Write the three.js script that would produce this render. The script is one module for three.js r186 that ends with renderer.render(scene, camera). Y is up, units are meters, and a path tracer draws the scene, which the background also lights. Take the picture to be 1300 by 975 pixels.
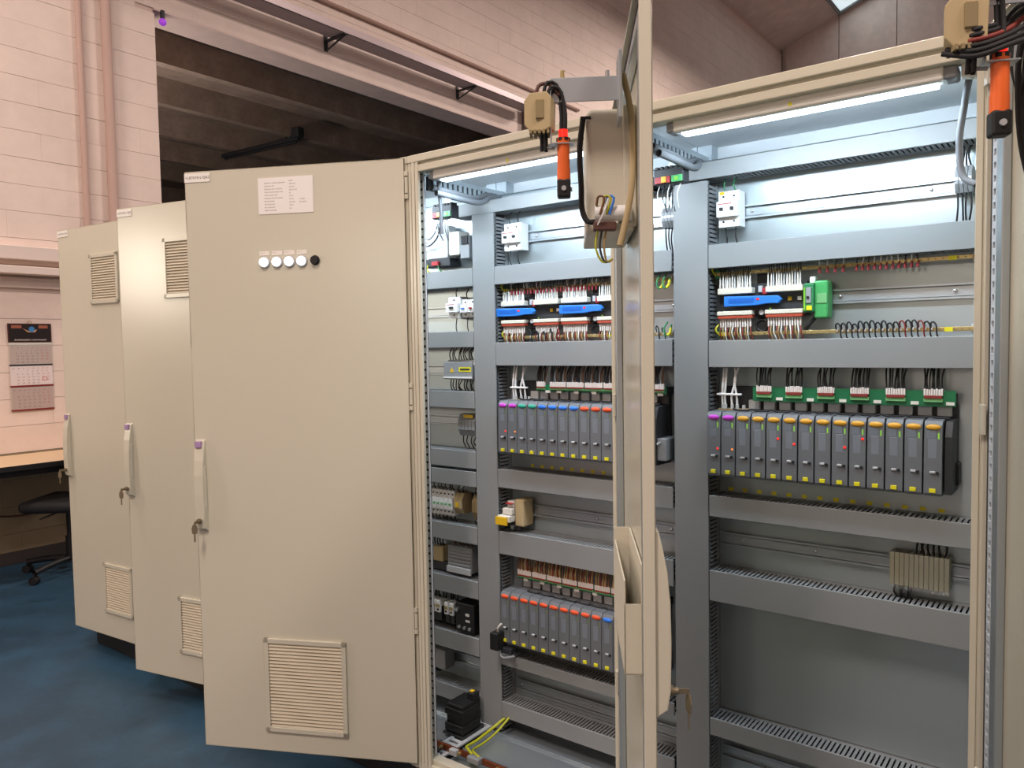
import * as THREE from 'three';
import { RoundedBoxGeometry } from 'three/addons/geometries/RoundedBoxGeometry.js';
import { mergeGeometries } from 'three/addons/utils/BufferGeometryUtils.js';
import { RectAreaLightUniformsLib } from 'three/addons/lights/RectAreaLightUniformsLib.js';

// ------------------------------------------------------------------ camera, lights, exposure
RectAreaLightUniformsLib.init();
const scene = new THREE.Scene();
const renderer = new THREE.WebGLRenderer({ antialias: true });
renderer.toneMapping = THREE.LinearToneMapping;
renderer.toneMappingExposure = 1.0;
renderer.shadowMap.enabled = true;
const camera = new THREE.PerspectiveCamera(2 * Math.atan(487.5 / 981.86) * 180 / Math.PI, 1300 / 975, 0.05, 60);
camera.position.set(1.7652, 1.4979, 1.7821);
camera.rotation.set(-0.0510, 0.6519, -0.0166, 'YXZ');
scene.background = new THREE.Color(0x000000);

const HALL = new THREE.Color().setRGB(1.0, 0.855, 0.785);      // warm hall lamps
const COOL = new THREE.Color().setRGB(0.72, 0.86, 1.0);       // cabinet lamps
const HALL_I = 84, COOL_I = 77;
// hall luminaires: [x, y, z, length, width, gain]
const LUMINAIRES = [[-2.9, 5.7, 1.6, 1.6, 0.5, 0.5], [1.2, 5.9, 3.6, 1.6, 0.5, 1.12], [4.6, 5.9, 1.2, 1.6, 0.5, 0.9], [0.6, 6.4, -4.5, 1.6, 0.5, 1.3], [-1.0, 6.6, -10.0, 1.6, 0.5, 1.7]];

// ------------------------------------------------------------------ helpers
let seed = 20240611;
const rnd = () => { seed = (seed * 1664525 + 1013904223) >>> 0; return seed / 4294967296; };
const rr = (a, b) => a + (b - a) * rnd();
const V = (x, y, z) => new THREE.Vector3(x, y, z);
const sat = c => { const k = new THREE.Color(c); return k; };
const mat = (c, rough = 0.6, metal = 0, o = {}) => new THREE.MeshStandardMaterial({ color: sat(c), roughness: rough, metalness: metal, ...o });
const taken = {};
function numbered(n) { if (!(n in taken)) { taken[n] = 0; return n; } taken[n]++; return n + '_' + String(taken[n]).padStart(3, '0'); }
const B = (x0, x1, y0, y1, z0, z1) => { const g = new THREE.BoxGeometry(Math.abs(x1 - x0), Math.abs(y1 - y0), Math.abs(z1 - z0)); g.translate((x0 + x1) / 2, (y0 + y1) / 2, (z0 + z1) / 2); return g; };
const RB = (x0, x1, y0, y1, z0, z1, r = 0.003, s = 2) => { const w = Math.abs(x1 - x0), h = Math.abs(y1 - y0), d = Math.abs(z1 - z0); const g = new RoundedBoxGeometry(w, h, d, s, Math.min(r, w / 2.05, h / 2.05, d / 2.05)); g.translate((x0 + x1) / 2, (y0 + y1) / 2, (z0 + z1) / 2); return g; };
const CY = (r, h, axis, x, y, z, seg = 20, r2 = r) => { const g = new THREE.CylinderGeometry(r, r2, h, seg); if (axis === 'x') g.rotateZ(Math.PI / 2); if (axis === 'z') g.rotateX(Math.PI / 2); g.translate(x, y, z); return g; };
const TU = (pts, r, n = 12, rs = 6) => new THREE.TubeGeometry(new THREE.CatmullRomCurve3(pts.map(p => Array.isArray(p) ? V(...p) : p)), n, r, rs, false);
const EX = (pts, depth, bevel = 0) => { const s = new THREE.Shape(pts.map(p => new THREE.Vector2(p[0], p[1]))); return new THREE.ExtrudeGeometry(s, { depth, bevelEnabled: bevel > 0, bevelSize: bevel, bevelThickness: bevel, bevelSegments: 2 }); };
const clean = g => { const k = g.index ? g.toNonIndexed() : g; for (const a of Object.keys(k.attributes)) if (!['position', 'normal', 'uv'].includes(a)) k.deleteAttribute(a); return k; };
const merge = gs => Array.isArray(gs) ? (gs.length === 1 ? gs[0] : mergeGeometries(gs.map(clean))) : gs;
function part(name, gs, m, parent, label) {
  const o = new THREE.Mesh(merge(gs), m); o.name = name; o.castShadow = o.receiveShadow = true;
  if (label) o.userData.label = label;
  parent.add(o); return o;
}
function stuff(name, gs, m, parent) { const o = part(name, gs, m, parent); o.userData.kind = 'stuff'; return o; }
function thing(name, label, category, pos = [0, 0, 0], group) {
  const o = new THREE.Group(); o.name = numbered(name); o.position.set(...pos); o.userData = { label, category };
  if (group) o.userData.group = group; scene.add(o); return o;
}
function single(name, gs, m, label, category, group) {
  const o = new THREE.Mesh(merge(gs), m); o.name = numbered(name); o.castShadow = o.receiveShadow = true; o.userData = { label, category };
  if (group) o.userData.group = group; scene.add(o); return o;
}
function struct(name, gs, m) { const o = new THREE.Mesh(merge(gs), m); o.name = name; o.castShadow = o.receiveShadow = true; o.userData.kind = 'structure'; scene.add(o); return o; }
function canvasTex(w, h, draw) { const c = document.createElement('canvas'); c.width = w; c.height = h; const x = c.getContext('2d'); draw(x, w, h); const t = new THREE.CanvasTexture(c); t.colorSpace = THREE.SRGBColorSpace; return t; }
function noiseTex(size, base, amp, seedv, blotch = 0.5) {
  let s = seedv; const r = () => { s = (s * 1664525 + 1013904223) >>> 0; return s / 4294967296; };
  const grids = [8, 24, 64, 256].map(n => ({ n, v: Float32Array.from({ length: n * n }, () => r() - 0.5) }));
  const wts = [blotch, blotch * 0.8, 0.35, 0.3]; const d = new Uint8Array(size * size * 4);
  for (let y = 0; y < size; y++) for (let x = 0; x < size; x++) {
    let v = 0;
    grids.forEach((g, k) => { const fx = x / size * g.n, fy = y / size * g.n, ix = fx | 0, iy = fy | 0, tx = fx - ix, ty = fy - iy, q = (a, b) => g.v[((b % g.n) * g.n) + (a % g.n)]; v += wts[k] * ((q(ix, iy) * (1 - tx) + q(ix + 1, iy) * tx) * (1 - ty) + (q(ix, iy + 1) * (1 - tx) + q(ix + 1, iy + 1) * tx) * ty); });
    const i = (y * size + x) * 4; for (let c = 0; c < 3; c++) d[i + c] = Math.max(0, Math.min(255, base[c] * (1 + amp * v))); d[i + 3] = 255;
  }
  const t = new THREE.DataTexture(d, size, size); t.wrapS = t.wrapT = THREE.RepeatWrapping; t.magFilter = THREE.LinearFilter; t.minFilter = THREE.LinearMipmapLinearFilter; t.generateMipmaps = true; t.colorSpace = THREE.SRGBColorSpace; t.needsUpdate = true; return t;
}
// box uv in metres so that noise keeps its size
function metreUV(g, k = 1) { const p = g.attributes.position, n = g.attributes.normal, u = g.attributes.uv; for (let i = 0; i < p.count; i++) { const ax = Math.abs(n.getX(i)), ay = Math.abs(n.getY(i)); if (ay > 0.7) u.setXY(i, p.getX(i) * k, p.getZ(i) * k); else if (ax > 0.7) u.setXY(i, p.getZ(i) * k, p.getY(i) * k); else u.setXY(i, p.getX(i) * k, p.getY(i) * k); } return g; }
const ORD = ['first', 'second', 'third', 'fourth', 'fifth', 'sixth', 'seventh', 'eighth', 'ninth', 'tenth', 'eleventh', 'twelfth', 'thirteenth', 'fourteenth'];

// ------------------------------------------------------------------ materials
const M = {
  cab: mat('#cdc8b5', 0.25), cabIn: mat('#cfcab8', 0.5), inner: mat('#d3d8da', 0.5), strip: mat('#cfd6dc', 0.5, 0.1), cream: mat('#cfccbc', 0.5), seal: mat('#3b3b38', 0.8), plinth: mat('#17181a', 0.6),
  zinc: mat('#b4bdc2', 0.36, 0.75), plate: mat('#adb8bb', 0.36, 0.66), steel: mat('#c6c9ca', 0.25, 0.9), darkHole: mat('#15171a', 0.9),
  duct: mat('#878a8a', 0.5), ductSide: mat('#7f8385', 0.55),
  black: mat('#121315', 0.55), rubber: mat('#1b1b1d', 0.75), dark: mat('#2a2c2f', 0.55), white: mat('#e6e6e4', 0.45), offw: mat('#d8d5cc', 0.5), grey: mat('#8b8e90', 0.55), lgrey: mat('#b4b7b8', 0.5), hose: mat('#6c7074', 0.6), key: mat('#8d8068', 0.4, 0.6), redD: mat('#7f1f25', 0.5), ledDim: mat('#5f6b45', 0.4, 0, { emissive: new THREE.Color('#7fae3a'), emissiveIntensity: 0.12 }),
  mod: mat('#64686c', 0.5), modTop: mat('#6c747d', 0.5), modWin: mat('#747b83', 0.35), tan: mat('#b3a079', 0.8), tanD: mat('#8c7b58', 0.8),
  magenta: mat('#c541c8', 0.45), amber: mat('#d9a233', 0.45), teal: mat('#2fa58c', 0.45), blue: mat('#2f7be6', 0.4), orange: mat('#e2552a', 0.45),
  yellow: mat('#dcd21c', 0.5), yellowO: mat('#e0b51a', 0.5), red: mat('#a3252a', 0.5), maroon: mat('#7c2a22', 0.6), green: mat('#13683f', 0.5), lgreen: mat('#6fae72', 0.5), tgreen: mat('#46a35c', 0.4), gy: mat('#b4b52a', 0.5), dgreen: mat('#2a7a4a', 0.5),
  brass: mat('#b3a06c', 0.35, 0.6), copper: mat('#9c5638', 0.35, 0.8), brown: mat('#6b4426', 0.6), wireTan: mat('#a08a5c', 0.6), ferr: mat('#d9d2cc', 0.5),
  sensor: mat('#ee6a28', 0.4), blueStrip: mat('#2a78d2', 0.35), bakelite: mat('#5b3a33', 0.6),
  ledG: mat('#2a5a20', 0.4, 0, { emissive: new THREE.Color('#9be03a'), emissiveIntensity: 0.7 }), ledR: mat('#6a1010', 0.4, 0, { emissive: new THREE.Color('#ff2418'), emissiveIntensity: 1.4 }), ledO: mat('#6a3010', 0.4, 0, { emissive: new THREE.Color('#ff9040'), emissiveIntensity: 1.0 }), ledY: mat('#6a5010', 0.4, 0, { emissive: new THREE.Color('#ffc83a'), emissiveIntensity: 1.0 }),
  pane: new THREE.MeshPhysicalMaterial({ color: 0xffffff, roughness: 0.08, transmission: 1, thickness: 0, ior: 1.45 }),
  lampOn: mat('#ffffff', 0.4, 0, { emissive: new THREE.Color('#f4f6ff'), emissiveIntensity: 1.6 }),
};

// ------------------------------------------------------------------ the hall
const XW = -4.35;
M.floor = new THREE.MeshStandardMaterial({ map: noiseTex(512, [40, 71, 92], 0.3, 7, 0.9), roughness: 0.42, bumpMap: noiseTex(512, [128, 128, 128], 0.5, 71), bumpScale: 0.0006 });
M.wall = new THREE.MeshStandardMaterial({ map: noiseTex(512, [232, 213, 201], 0.04, 11, 0.8), roughness: 0.8, bumpMap: noiseTex(512, [128, 128, 128], 0.9, 13), bumpScale: 0.001 });
M.mortar = mat('#d8c2b6', 0.9); M.ochreLow = mat('#94856a', 0.8);
M.plaster = new THREE.MeshStandardMaterial({ map: noiseTex(512, [222, 200, 190], 0.06, 17, 1), roughness: 0.85 });
M.roof = new THREE.MeshStandardMaterial({ map: noiseTex(512, [226, 206, 194], 0.08, 19, 1), roughness: 0.9 });
M.concrete = new THREE.MeshStandardMaterial({ map: noiseTex(512, [150, 132, 118], 0.14, 23, 1), roughness: 0.9 });
const MB = (x0, x1, y0, y1, z0, z1, k = 0.5) => metreUV(B(x0, x1, y0, y1, z0, z1), k);
struct('floor', [MB(-13, 9, -0.2, 0, -17.2, 7, 0.35)], M.floor);
// left wall: mortar core with painted blocks, a wide opening under a lintel
const wallLeft = struct('wall_left', [MB(XW - 0.3, XW - 0.012, 0, 4.25, -1.56, 7), MB(XW - 0.3, XW - 0.012, 4.25, 9.2, -16.9, 7), MB(XW - 0.3, XW - 0.012, 0, 4.25, -16.9, -6.51)], M.mortar);
{
  const H = 0.19, L = 0.49, gap = 0.0025, list = [];
  for (let r = 0; r < 44; r++) {
    const y0 = 0.03 + r * H, y1 = y0 + H - gap; if (y1 > 8.32) break;
    for (let z = 3.0 - (r % 2) * L / 2; z > -16.9; z -= L) {
      let za = z - L + 0.0003, zb = z; if (za < -16.9) za = -16.9;
      const lint = y1 > 4.26;
      if (!lint) { if (zb < -1.565 && za > -6.51) continue; if (za < -1.565 && zb > -1.565) za = -1.565; if (za < -6.51 && zb > -6.51) zb = -6.51; if (zb - za < 0.03) continue; }
      let ya = y0; if (lint && y0 < 4.25 && za < -1.565 && zb > -6.51) ya = 4.25;
      if (y1 - ya < 0.02) continue;
      const d = Math.hypot(XW - 1.77, (ya + y1) / 2 - 1.5, (za + zb) / 2 - 1.78);
      const vis = zb < 0.35 && (zb > -1.6 || y0 > 4.1);
      list.push({ ya, y1, za, zb, d: vis ? d : d + 100 });
    }
  }
  list.sort((a, b) => a.d - b.d);
  const geos = {}; const rest = [];
  list.forEach((b, i) => {
    const g = MB(XW - 0.02, XW + (i % 5) * 0.0006, b.ya, b.y1, b.za, b.zb);
    if (i < 290) part(i ? 'block_' + String(i).padStart(3, '0') : 'block', g, b.y1 < 0.8 ? M.ochreLow : M.wall, wallLeft); else rest.push(g);  // blocks below desk height get a darker ochre colour
  });
  stuff('block_course', rest, M.wall, wallLeft);
}
struct('wall_back', [MB(XW, 9, 0, 12, -17.2, -16.95)], M.mortar);
{ const wb = scene.getObjectByName('wall_back'); for (let i = 0; i < 11; i++) { const x0 = XW + 0.1 + i * 1.19; part('wall_panel', MB(x0, Math.min(x0 + 1.17, 9), 0, 12, -16.96, -16.9), M.plaster, wb); } }
struct('wall_right', [MB(9, 9.3, 0, 13.5, -17.2, 7)], M.plaster);
struct('wall_front', [MB(XW - 0.3, 9, 0, 13.5, 7, 7.3)], M.plaster);
{ // pitched roof rising to the right
  const s = new THREE.Shape([[XW - 0.3, 8.2], [9.3, 13.45], [9.3, 13.7], [XW - 0.3, 8.45]].map(a => new THREE.Vector2(...a)));
  const g = new THREE.ExtrudeGeometry(s, { depth: 24.5, bevelEnabled: false }); g.translate(0, 0, -17.2); metreUV(g, 0.3); struct('ceiling', [g], M.roof);
}
// lower bay beyond the opening
struct('ceiling_bay', [MB(-13, XW - 0.3, 4.72, 4.95, -17.2, 7)], M.concrete);
{ const cb = scene.getObjectByName('ceiling_bay');
  [-5.95, -7.2, -8.5, -9.8, -11.1].forEach(x => part('ceiling_rib', EX([[x - 0.09, 4.72], [x - 0.06, 4.42], [x + 0.06, 4.42], [x + 0.09, 4.72]], 24, 0).translate(0, 0, -17.1), M.concrete, cb)); }
struct('wall_bay', [MB(-13.3, -13, 0, 4.95, -17.2, 7), MB(-13, XW - 0.3, 0, 4.95, -17.4, -17.2), MB(-13, XW - 0.3, 0, 4.95, 7, 7.2)], M.concrete);
struct('trim_1', [MB(XW - 0.32, XW + 0.002, 4.235, 4.25, -6.52, -1.56)], M.plaster);
struct('baseboard_left', [RB(XW - 0.005, XW + 0.014, 0, 0.09, -1.56, 5, 0.003)], mat('#3c3634', 0.7));

// hall luminaires (outside the frame)
LUMINAIRES.forEach(([x, y, z, l, w, g], i) => {
  const t = thing('hall_luminaire', ['long warm hall lamp hanging above the desk wall', 'long warm hall lamp hanging above the aisle in front of the cabinets', 'long warm hall lamp hanging at the right of the aisle', 'long warm hall lamp hanging behind the cabinet row', 'long warm hall lamp hanging near the far wall'][i], 'lamp', [x, y, z]);
  part('lamp_housing', [RB(-w / 2 - 0.03, w / 2 + 0.03, 0.01, 0.1, -l / 2 - 0.03, l / 2 + 0.03, 0.01)], M.lgrey, t);
  part('diffuser', [B(-w / 2, w / 2, 0, 0.012, -l / 2, l / 2)], mat('#ffffff', 0.5, 0, { emissive: HALL, emissiveIntensity: 2.5 }), t);
  for (const q of [-l / 3, l / 3]) part('suspension_wire', [CY(0.003, 1.6, 'y', 0, 0.9, q, 6)], M.steel, t);
  const L = new THREE.RectAreaLight(HALL, HALL_I * g, w, l); L.position.set(0, -0.01, 0); L.rotation.set(-Math.PI / 2, 0, 0); t.add(L);
});

{ const t = thing('added_bay_uplight', 'added unseen uplight on a post that brightens the low bay beyond the opening', 'lamp', [-6.7, 2.6, -0.4]);  // unseen lamp, added only to lift the brightness of the bay ceiling
  part('lamp_housing', [RB(-0.2, 0.2, -0.08, -0.01, -0.6, 0.6, 0.01)], M.lgrey, t); part('diffuser', [B(-0.17, 0.17, -0.012, 0, -0.57, 0.57)], mat('#ffffff', 0.5, 0, { emissive: HALL, emissiveIntensity: 1.5 }), t); part('post', [CY(0.03, 2.52, 'y', 0, -1.34, 0, 12)], M.grey, t);
  const L = new THREE.RectAreaLight(HALL, HALL_I * 1.6, 0.34, 1.14); L.position.set(0, 0.01, 0); L.rotation.set(Math.PI / 2, 0, 0); t.add(L); }
// ------------------------------------------------------------------ cabinets
const W = 0.7793, HD = 2.095, LOW = 0.118;
const X0 = [-3 * W, -2 * W, -W, 0, W], X1 = [-2 * W, -W, 0, W, 1.605];
const CLAB = ['far beige control cabinet at the end of the row, door slightly ajar', 'beige control cabinet second from the far end, door ajar', 'beige control cabinet whose door carries four white lamps and a paper sheet', 'open control cabinet left of the door standing edge-on to the viewer', 'open control cabinet nearest the viewer with amber-capped modules'];
const ladder = (a, b, w, pitch, hole, mk) => { const g = [mk(a, b, -w / 2, -w / 2 + w * 0.22), mk(a, b, w / 2 - w * 0.22, w / 2)]; for (let t = a; t < b - pitch * 0.4; t += pitch) g.push(mk(t, Math.min(t + pitch - hole, b), -w / 2 + w * 0.2, w / 2 - w * 0.2)); return g; };
const cabs = [];
for (let k = 0; k < 5; k++) {
  const a = X0[k], b = X1[k], w = b - a; const c = thing('control_cabinet', CLAB[k], 'cabinet', [a, 0, 0]); cabs.push(c);
  part('plinth', [RB(0.004, w - 0.004, 0, 0.1, -0.5, -0.022, 0.004)], M.plinth, c);
  for (const [s, x] of [[1, 0.001], [-1, w - 0.001]]) { // front posts: stepped beige profile with a perforated strip on the inner side
    const q = (u0, u1) => [x + s * u0, x + s * u1].sort((m, n) => m - n);
    const bx = (u0, u1, z0, z1) => { const [m, n] = q(u0, u1); return RB(m, n, 0.1, 2.1, z0, z1, 0.002, 1); };
    const ps = part('front_post', [bx(0, 0.012, -0.05, -0.003), bx(0.011, 0.016, -0.02, -0.008), bx(0.015, 0.028, -0.014, -0.001), bx(0.027, 0.031, -0.014, -0.006), bx(0.03, 0.043, -0.014, -0.002)], M.cab, c);
    const uu = x + s * 0.027;
    part('perforated_strip', ladder(0.15, 2.05, 0.028, 0.025, 0.008, (t0, t1, v0, v1) => B(uu + v0, uu + v1, t0, t1, -0.034, -0.031)), M.strip, ps);
    part('strip_backing', [B(uu - 0.0135, uu + 0.0135, 0.15, 2.05, -0.037, -0.0345)], M.seal, ps);
    part('rear_post', [B(...q(0, 0.045), 0.1, 2.09, -0.5, -0.455)], M.zinc, c);
  }
  part('top_beam', [RB(0, w, 2.076, 2.1, -0.05, 0, 0.003, 1), RB(0, w, 2.066, 2.078, -0.05, -0.012, 0.001, 1), RB(0, w, 2.046, 2.068, -0.05, -0.004, 0.003, 1)], M.cab, c);
  part('bottom_beam', [RB(0, w, 0.1, 0.125, -0.05, -0.004, 0.003, 1), RB(0, w, 0.124, 0.142, -0.05, -0.014, 0.003, 1)], M.cab, c);
  part('roof_panel', [RB(0.001, w - 0.001, 2.085, 2.099, -0.505, -0.04, 0.003, 1)], M.inner, c);
  part('back_panel', [B(0.001, w - 0.001, 0.1, 2.09, -0.515, -0.5)], M.inner, c);
  if (k === 0) part('side_panel', [RB(-0.012, 0.0, 0.105, 2.095, -0.5, -0.02, 0.003, 1)], M.cab, c);
  if (k === 4) part('side_panel', [RB(w, w + 0.012, 0.105, 2.095, -0.5, -0.06, 0.003, 1)], M.cab, c);
  const mp = part('mounting_plate', [B(0.02, w - 0.02, 0.16, 2.03, -0.418, -0.415), B(0.02, w - 0.02, 0.16, 0.163, -0.43, -0.415), B(0.02, w - 0.02, 2.027, 2.03, -0.43, -0.415)], M.plate, c);
  if (k === 3) { for (let i = 0; i < 13; i++) { if (i) part('yellow_label', [B(0.126 + i * 0.0412, 0.14 + i * 0.0412, 1.065, 1.075, -0.415, -0.4145)], M.yellow, mp); part('yellow_label', [B(0.126 + i * 0.0409, 0.14 + i * 0.0409, 0.404, 0.414, -0.415, -0.4145)], M.yellow, mp); } }
  if (k === 4) for (let i = 0; i < 14; i++) part('yellow_label', [B(0.112 + i * 0.0424, 0.126 + i * 0.0424, 1.055, 1.065, -0.415, -0.4145)], M.yellow, mp);
  if (k >= 2) {
    part('gland_plate', [B(0.05, w - 0.05, 0.108, 0.112, -0.15, -0.052), B(0.05, w - 0.05, 0.11, 0.114, -0.305, -0.155), B(0.05, w - 0.05, 0.108, 0.112, -0.48, -0.31), B(0.05, w - 0.05, 0.112, 0.122, -0.157, -0.152), B(0.05, w - 0.05, 0.112, 0.122, -0.31, -0.306)], M.zinc, c);
    // perforated depth rails: bottom and top, on the bay joint at the left
    const rails = (y, h) => ladder(-0.47, -0.06, 0.07, 0.026, 0.011, (t0, t1, v0, v1) => B(v0, v1, y, y + h, t0, t1));
    part('depth_rail', rails(0.118, 0.006), M.lgrey, c);
    part('depth_rail', [...ladder(-0.47, -0.06, 0.05, 0.025, 0.011, (t0, t1, v0, v1) => B(0.034, 0.038, 2.02 + v0, 2.02 + v1, t0, t1)), B(0.002, 0.038, 2.045, 2.048, -0.47, -0.06)], M.zinc, c);
    part('depth_rail_back', [B(0.024, 0.03, 1.998, 2.042, -0.47, -0.06)], M.dark, c);
  } else part('floor_panel', [B(0.02, w - 0.02, 0.1, 0.112, -0.5, -0.05)], M.zinc, c);
}

// door: local -x runs from hinge to free edge, +z is the outer side
const WD = 0.775;
function makeDoor(cab, hx, theta) {
  const d = part('door', [RB(-WD, 0, LOW, HD, -0.0035, 0, 0.0015, 1), RB(-WD, -WD + 0.004, LOW, HD, -0.021, 0, 0.0015, 1), RB(-0.004, 0, LOW, HD, -0.021, 0, 0.0015, 1), RB(-WD, 0, HD - 0.004, HD, -0.021, 0, 0.0015, 1), RB(-WD, 0, LOW, LOW + 0.004, -0.021, 0, 0.0015, 1)], M.cab, cab);
  d.position.set(hx, 0, 0.004); d.rotation.y = theta;
  // zinc tubular frame inside, with seal
  const fr = [];
  for (const [u0, u1] of [[0.05, 0.078], [WD - 0.04, WD - 0.018]]) fr.push(RB(-u1, -u0, LOW + 0.06, HD - 0.06, -0.02, -0.004, 0.003, 1));
  for (const [y0, y1] of [[LOW + 0.06, LOW + 0.082], [HD - 0.082, HD - 0.06]]) fr.push(RB(-WD + 0.03, -0.06, y0, y1, -0.02, -0.004, 0.003, 1));
  part('inner_frame', fr, M.zinc, d);
  part('perforated_strip', ladder(LOW + 0.06, HD - 0.06, 0.02, 0.025, 0.012, (t0, t1, v0, v1) => B(-0.036 + v0, -0.036 + v1, t0, t1, -0.018, -0.014)), M.strip, d); part('strip_backing', [B(-0.046, -0.026, LOW + 0.06, HD - 0.06, -0.012, -0.004)], M.dark, d);
  part('seal', [B(-0.016, -0.007, LOW + 0.02, HD - 0.02, -0.014, -0.003), B(-WD + 0.007, -WD + 0.016, LOW + 0.02, HD - 0.02, -0.014, -0.003), B(-WD + 0.01, -0.01, HD - 0.025, HD - 0.016, -0.014, -0.003), B(-WD + 0.01, -0.01, LOW + 0.016, LOW + 0.025, -0.014, -0.003)], M.seal, d);
  for (const y of [0.6, 1.335, 2.01]) part('hinge', [CY(0.006, 0.05, 'y', 0.004, y, -0.004, 12), CY(0.007, 0.014, 'y', 0.004, y + 0.036, -0.004, 12), CY(0.007, 0.014, 'y', 0.004, y - 0.036, -0.004, 12), RB(-0.014, 0.004, y - 0.03, y + 0.03, -0.026, -0.018, 0.002, 1)], M.cab, d);
  // swing handle
  const pr = [[0, 0.878], [0.016, 0.89], [0.021, 0.92], [0.0225, 1.0], [0.021, 1.07], [0.0165, 1.12], [0.01, 1.155], [0.003, 1.186], [0, 1.188]];
  const hg = EX(pr, 0.03, 0.003); hg.rotateY(-Math.PI / 2); hg.translate(-WD + 0.04, 0, 0);
  part('handle', [hg], M.cab, d, 'pale swing handle');
  part('handle_recess', [RB(-WD + 0.0405, -WD + 0.0445, 0.96, 1.1, 0.005, 0.016, 0.002, 1)], M.cabIn, d);
  part('lock', [CY(0.009, 0.012, 'z', -WD + 0.025, 0.915, 0.024, 16), CY(0.006, 0.012, 'z', -WD + 0.025, 0.915, 0.032, 12)], M.key, d, 'brass lock cylinder');
  part('key', [B(-WD + 0.0235, -WD + 0.0265, 0.91, 0.919, 0.035, 0.056), EX([[-0.008, -0.03], [0.008, -0.03], [0.01, -0.012], [0.005, 0.002], [-0.005, 0.002], [-0.01, -0.012]], 0.002).rotateY(0.3).translate(-WD + 0.025, 0.908, 0.054), B(-WD + 0.022, -WD + 0.028, 0.85, 0.885, 0.054, 0.056)], M.key, d, 'key hanging in the lock');
  return d;
}
function vent(door, s0, s1, y0, y1) {
  const f = 0.017, z = 0.0085, g = [];
  g.push(RB(-s1, -s0, y1 - f, y1, 0, z, 0.002), RB(-s1, -s0, y0, y0 + f, 0, z, 0.002), RB(-s1, -s1 + f, y0, y1, 0, z, 0.002), RB(-s0 - f, -s0, y0, y1, 0, z, 0.002));
  const fr = part('vent_frame', g.splice(0), M.cab, door, 'flat ventilation frame');
  const n = Math.round((y1 - y0 - 2 * f) / 0.0115), p = (y1 - y0 - 2 * f) / n;
  for (let i = 0; i < n; i++) { const yy = y0 + f + i * p; const s = EX([[0.0005, p * 0.66], [0.006, p * 0.02], [0.007, p * 0.12], [0.0015, p * 0.84], [0.0005, p * 0.84]], s1 - s0 - 2 * f - 0.001); s.rotateY(-Math.PI / 2); s.translate(-s0 - f, yy, 0); g.push(s); }
  g.push(B(-s1 + f, -s0 - f, y0 + f, y1 - f, 0, 0.0006)); return part('vent_louvre', g, M.vent, door, 'louvred ventilation grille');
}
M.vent = mat('#cbc1aa', 0.55);
const TH = [0.0939, 0.2146, 0.4601, 123 * Math.PI / 180, 115 * Math.PI / 180];
const doors = cabs.map((c, k) => makeDoor(c, X1[k] - X0[k] - (k === 4 ? 0.006 : 0.008), TH[k]));
vent(doors[0], 0.272, 0.5, 1.722, 1.955); vent(doors[0], 0.26, 0.492, 0.238, 0.478);
vent(doors[1], 0.275, 0.508, 1.71, 1.952); vent(doors[1], 0.262, 0.497, 0.237, 0.474);
vent(doors[2], 0.241, 0.538, 0.19, 0.514);
vent(doors[3], 0.262, 0.497, 1.71, 1.952); vent(doors[3], 0.262, 0.497, 0.237, 0.474);
vent(doors[4], 0.262, 0.497, 1.71, 1.952);
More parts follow.
